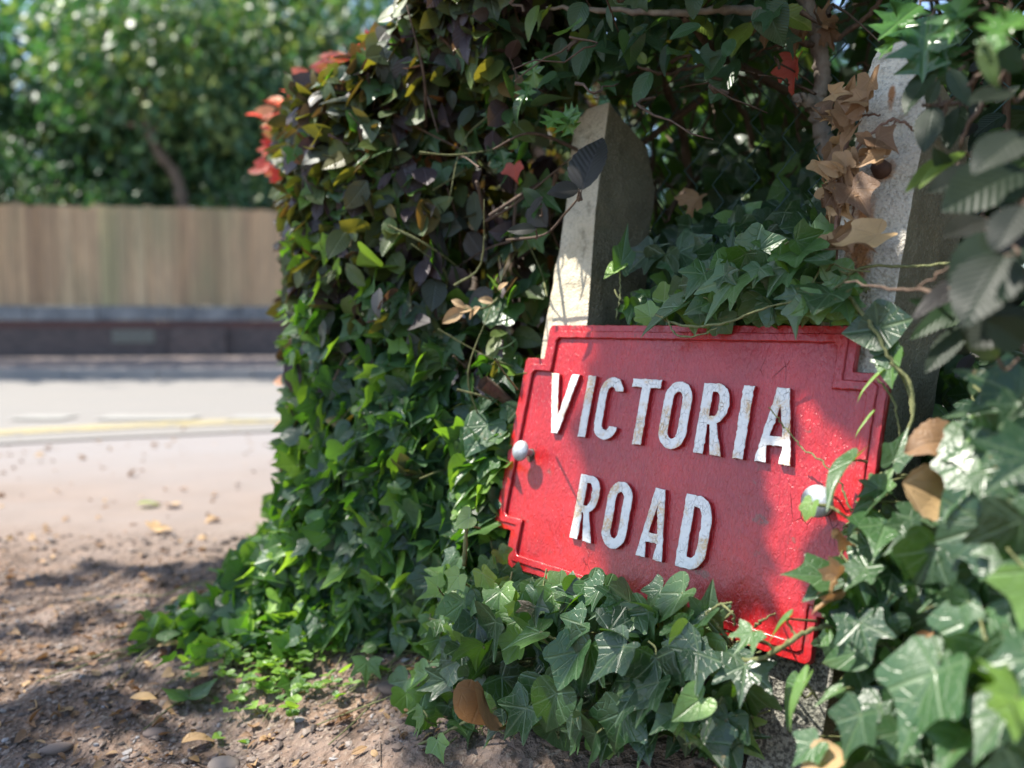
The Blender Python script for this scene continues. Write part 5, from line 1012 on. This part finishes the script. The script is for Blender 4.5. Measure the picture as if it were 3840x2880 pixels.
for lab, px, py, a_, s_, hue, mt, kd in [
    ('pale grey leaf on the soil farthest up among the three by the ivy edge', 632, 2349, 2.9, .05, 1., 'dead', 'beech0'), ('pale tan leaf lying on bare soil between two grey ones', 590, 2476, .3, .06, .98, 'dead', 'beech1'), ('long curled whitish leaf on the soil near the lower left sunlit strip', 700, 2590, .7, .075, 1., 'dead', 'beech0'),
    ('small pale leaf lying alone on dark soil, lowest left of the pale ones', 490, 2650, .1, .04, 1., 'dead', 'beech0'), ('grey brown leaf at the bottom edge of the shaded soil', 680, 2785, .5, .045, .9, 'dead', 'beech1'), ('green leaf lying on the soil near the bottom', 710, 2640, 1.9, .06, .6, 'ivy_far', 'ivy1'),
    ('yellow leaf on the pale verge by the road, uppermost', 515, 1905, .4, .07, 1., 'laurel', 'beech0'), ('cream leaf on the verge right beside the uppermost yellow leaf', 660, 1908, 2.4, .06, 1., 'dead', 'beech0'), ('tan leaf on the verge left of the sunny ivy edge', 580, 2010, 1., .055, 1., 'dead', 'maple')]:
    L = Leaves(); g_ = onground(px, py); L.add(kd, g_, np.array([math.cos(a_), math.sin(a_), .1]), nrmz(UP + rv(.2)), s_, 1, U(.2, .5), .25, .1, (hue, random.random(), 0, 1), .1)
    tag(L.build('fallen_leaf', M[mt]), lab, 'leaf', 'leaves lying on the ground')
# leaf litter, chips and gravel nobody could count
L = Leaves()
for _ in range(2600):
    y = U(.8, 1) ** 1 * U(.95, 4.2); x = U(-.72, .15 if y < 2 else -.1) * y
    if y > 2 and random.random() < .8: continue
    if random.random() < .35: x, y = U(-1.0, .1), U(.9, 1.5)
    p = np.array([x, y, 0]); p[2] = gz(p) + U(.002, .008)
    s_ = U(.006, .022) * (1.5 if y > 2 else 1); L.add(random.choice(('lo_beech0', 'lo_ivy2', 'oval', 'oval')), p, nrmz(np.array([U(-1, 1), U(-1, 1), U(-.2, .2)])), nrmz(UP + rv(.35)), s_, U(.6, 1.4), U(.1, .9), U(0, .5), 0, (random.random(), random.random(), 1, 1), .15)
tag(L.build('leaf_litter', M['dead']), kind='stuff')
m = N('gravel', .9); at_ = m.n('Attribute', attribute_name='rnd'); sp = m.n('SeparateColor'); m.L(at_.outputs['Color'], sp.inputs[0]); m.col(m.ramp(sp.outputs[0], [(0, (.05, .04, .035)), (.5, (.16, .12, .1)), (.9, (.22, .18, .15)), (1, (.26, .25, .25))]))
ico = bmesh.new(); bmesh.ops.create_icosphere(ico, subdivisions=1, radius=1); IV = np.array([v.co for v in ico.verts]); IF = np.array([[v.index for v in f.verts] for f in ico.faces]); ico.free()
NP = 9000; P_ = []; 
rr_ = RG.random((NP, 6)); y = np.where(rr_[:, 5] < .6, .88 + rr_[:, 0] * .8, .9 + rr_[:, 0] * 1.05); x = (-.72 + .85 * rr_[:, 1]) * y; r_ = .0015 + .0045 * rr_[:, 2] ** 3 * (1 + (y > 1.8))
sc3 = (.5 + RG.random((NP, 3))) * [1, 1, .6]; V = IV[None] * (1 + .25 * RG.standard_normal((NP, 12, 1)) * .6) * sc3[:, None] * r_[:, None, None] + np.stack([x, y, ground_z(x, y) + r_ * .2], -1)[:, None]
tag(mesh_np('gravel', V.reshape(-1, 3), [(IF[None] + np.arange(NP)[:, None, None] * 12).reshape(-1, 3)], m.m, smooth=False, col=np.repeat(np.c_[rr_[:, 3], rr_[:, 4], rr_[:, 4], np.ones(NP)], 12, axis=0)), kind='stuff')
for lab, px, py, s_, c_ in [('flat blue grey stone lying on the soil at the bottom left', 215, 2786, .011, .55), ('blue grey stone between the pale leaves near the ivy', 582, 2730, .009, .5), ('dark flint on the soil at the foot of the ivy left of the curled leaf', 1480, 2700, .014, .1), ('small pale stone on the sunlit soil near the bottom', 830, 2840, .012, .9)]:
    bm = bmesh.new(); bmesh.ops.create_icosphere(bm, subdivisions=3, radius=1); v_ = np.array([v.co for v in bm.verts]); f_ = np.array([[v.index for v in f.verts] for f in bm.faces]); bm.free()
    k_ = RG.uniform(-2, 2, (3, 3)); v_ = v_ * (1 + .14 * np.sin(v_ @ k_ + 1).sum(1, keepdims=True)) * [1.5, 1, .55] * s_ + onground(px, py, s_ * .2)
    tag(mesh_np('stone', v_, [f_], m.m, col=np.tile([c_, .5, .5, 1], (len(v_), 1))), lab, 'stone', 'loose stones on the soil')
mb = MB()
for _ in range(150):
    x, y = U(-.95, .1), U(.88, 1.9); a_ = U(0, 6.3); l_ = U(.01, .045); p0 = np.array([x, y, 0]); p1_ = p0 + l_ * np.array([math.cos(a_), math.sin(a_), 0]); p0[2] = gz(p0) + .003; p1_[2] = gz(p1_) + .003
    mb.tube([p0, (p0 + p1_) / 2 + rv(.001), p1_], U(.0005, .0012), .0004, 4)
tag(mb.build('twig_litter', M['twig']), kind='stuff')
# old piece of wood under the ivy
mb = MB(); g0, g1 = onground(2080, 2800, .012), onground(2380, 2890, .012); mb.tube(smooth_path([g0, (g0 + g1) / 2 + UP * .004, g1 + np.array([.05, -.01, 0])], 6, .0008), .011, .012, 10)
tag(mb.build('broken_branch', M['bark']), 'short grey broken branch lying on dark soil under the ivy', 'branch')

GAPCHK[0] = True
# tree left of the frame, whose crown shades the verge
tl = empty('roadside_tree', (-3.3, 1.0, 0), 'tree beside the verge casting the striped shade on the soil', 'tree'); L = Leaves()
BANDS = [(-.02, .055), (.15, .22), (.36, .42)]
def keep(p):
    t = p[2] / SUN[2]; g_ = p - SUN * t; x, y = g_[0], g_[1]
    if y > 2.6: return False
    r = (g_ - CAM); z = r @ FW; 
    if z < .3: return True
    if gx_ > -.62 + .1 * (gy_ - 1) and random.random() < .6: return False
    px, py = 1920 + F * (r @ RT) / z, 1440 + F * (r @ DN) / z
    w_ = py + .14 * px + 30 * math.sin(px / 170.) + 18 * math.sin(px / 61. + 1)
    lit = w_ < 2215 or (2245 < w_ < 2395 and px < 640) or (2420 < w_ < 2630 and px < 500) or (2790 < w_ and 780 < px < 1500) or (abs(px - 1120) < 240 and abs(py - 2560 + (px - 1120) * .45) < 110)
    return not lit
for _ in range(1500):                                                    # loose leaves added on the sun's path to shade the middle of the sign
    u_ = U(.03, .45); near = u_ > .24
    p = sg(u_, U(-.33, .02)) + SUN * (U(1.25, 1.6) if near else U(2.3, 3.0))
    if not shades_gap(p, .034 if near else .034): L.add('oval', p, nrmz(rv()), nrmz(UP * .9 + rv(.4)), U(.05, .08), U(1.2, 1.8), .2, .1, 0, (random.random(), random.random(), 0, 1), .1)
for _ in range(12000):
    h_ = U(2.6, 3.8); gx_, gy_ = U(-1.6, .3), U(.4, 2.2); p = np.array([gx_, gy_, 0]) + SUN * (h_ / SUN[2])
    if keep(p) and not shades_gap(p, .05): L.add('oval', p, nrmz(rv()), nrmz(UP + rv(.4)), U(.045, .075), U(1, 1.8), .2, .1, 0, (random.random(), random.random(), 0, 1), .1)
L.build('crown', M['laurel'], tl); mb = MB(); mb.tube(smooth_path([(-3.3, 1.0, 0), (-3.25, 1.0, 1.5), (-3.0, 1.1, 3.2)], 6), .11, .05, 9)
for _ in range(9): mb.tube(smooth_path([(-3.2, 1.0, 2.0), (-2.9 + U(-.4, .4), 1.1 + U(-.4, .4), 2.8), (-2.6 + U(-1, 1), 1.2 + U(-.7, .7), 3.3)], 5), .03, .008, 6)
mb.build('trunk', M['bark'], tl)
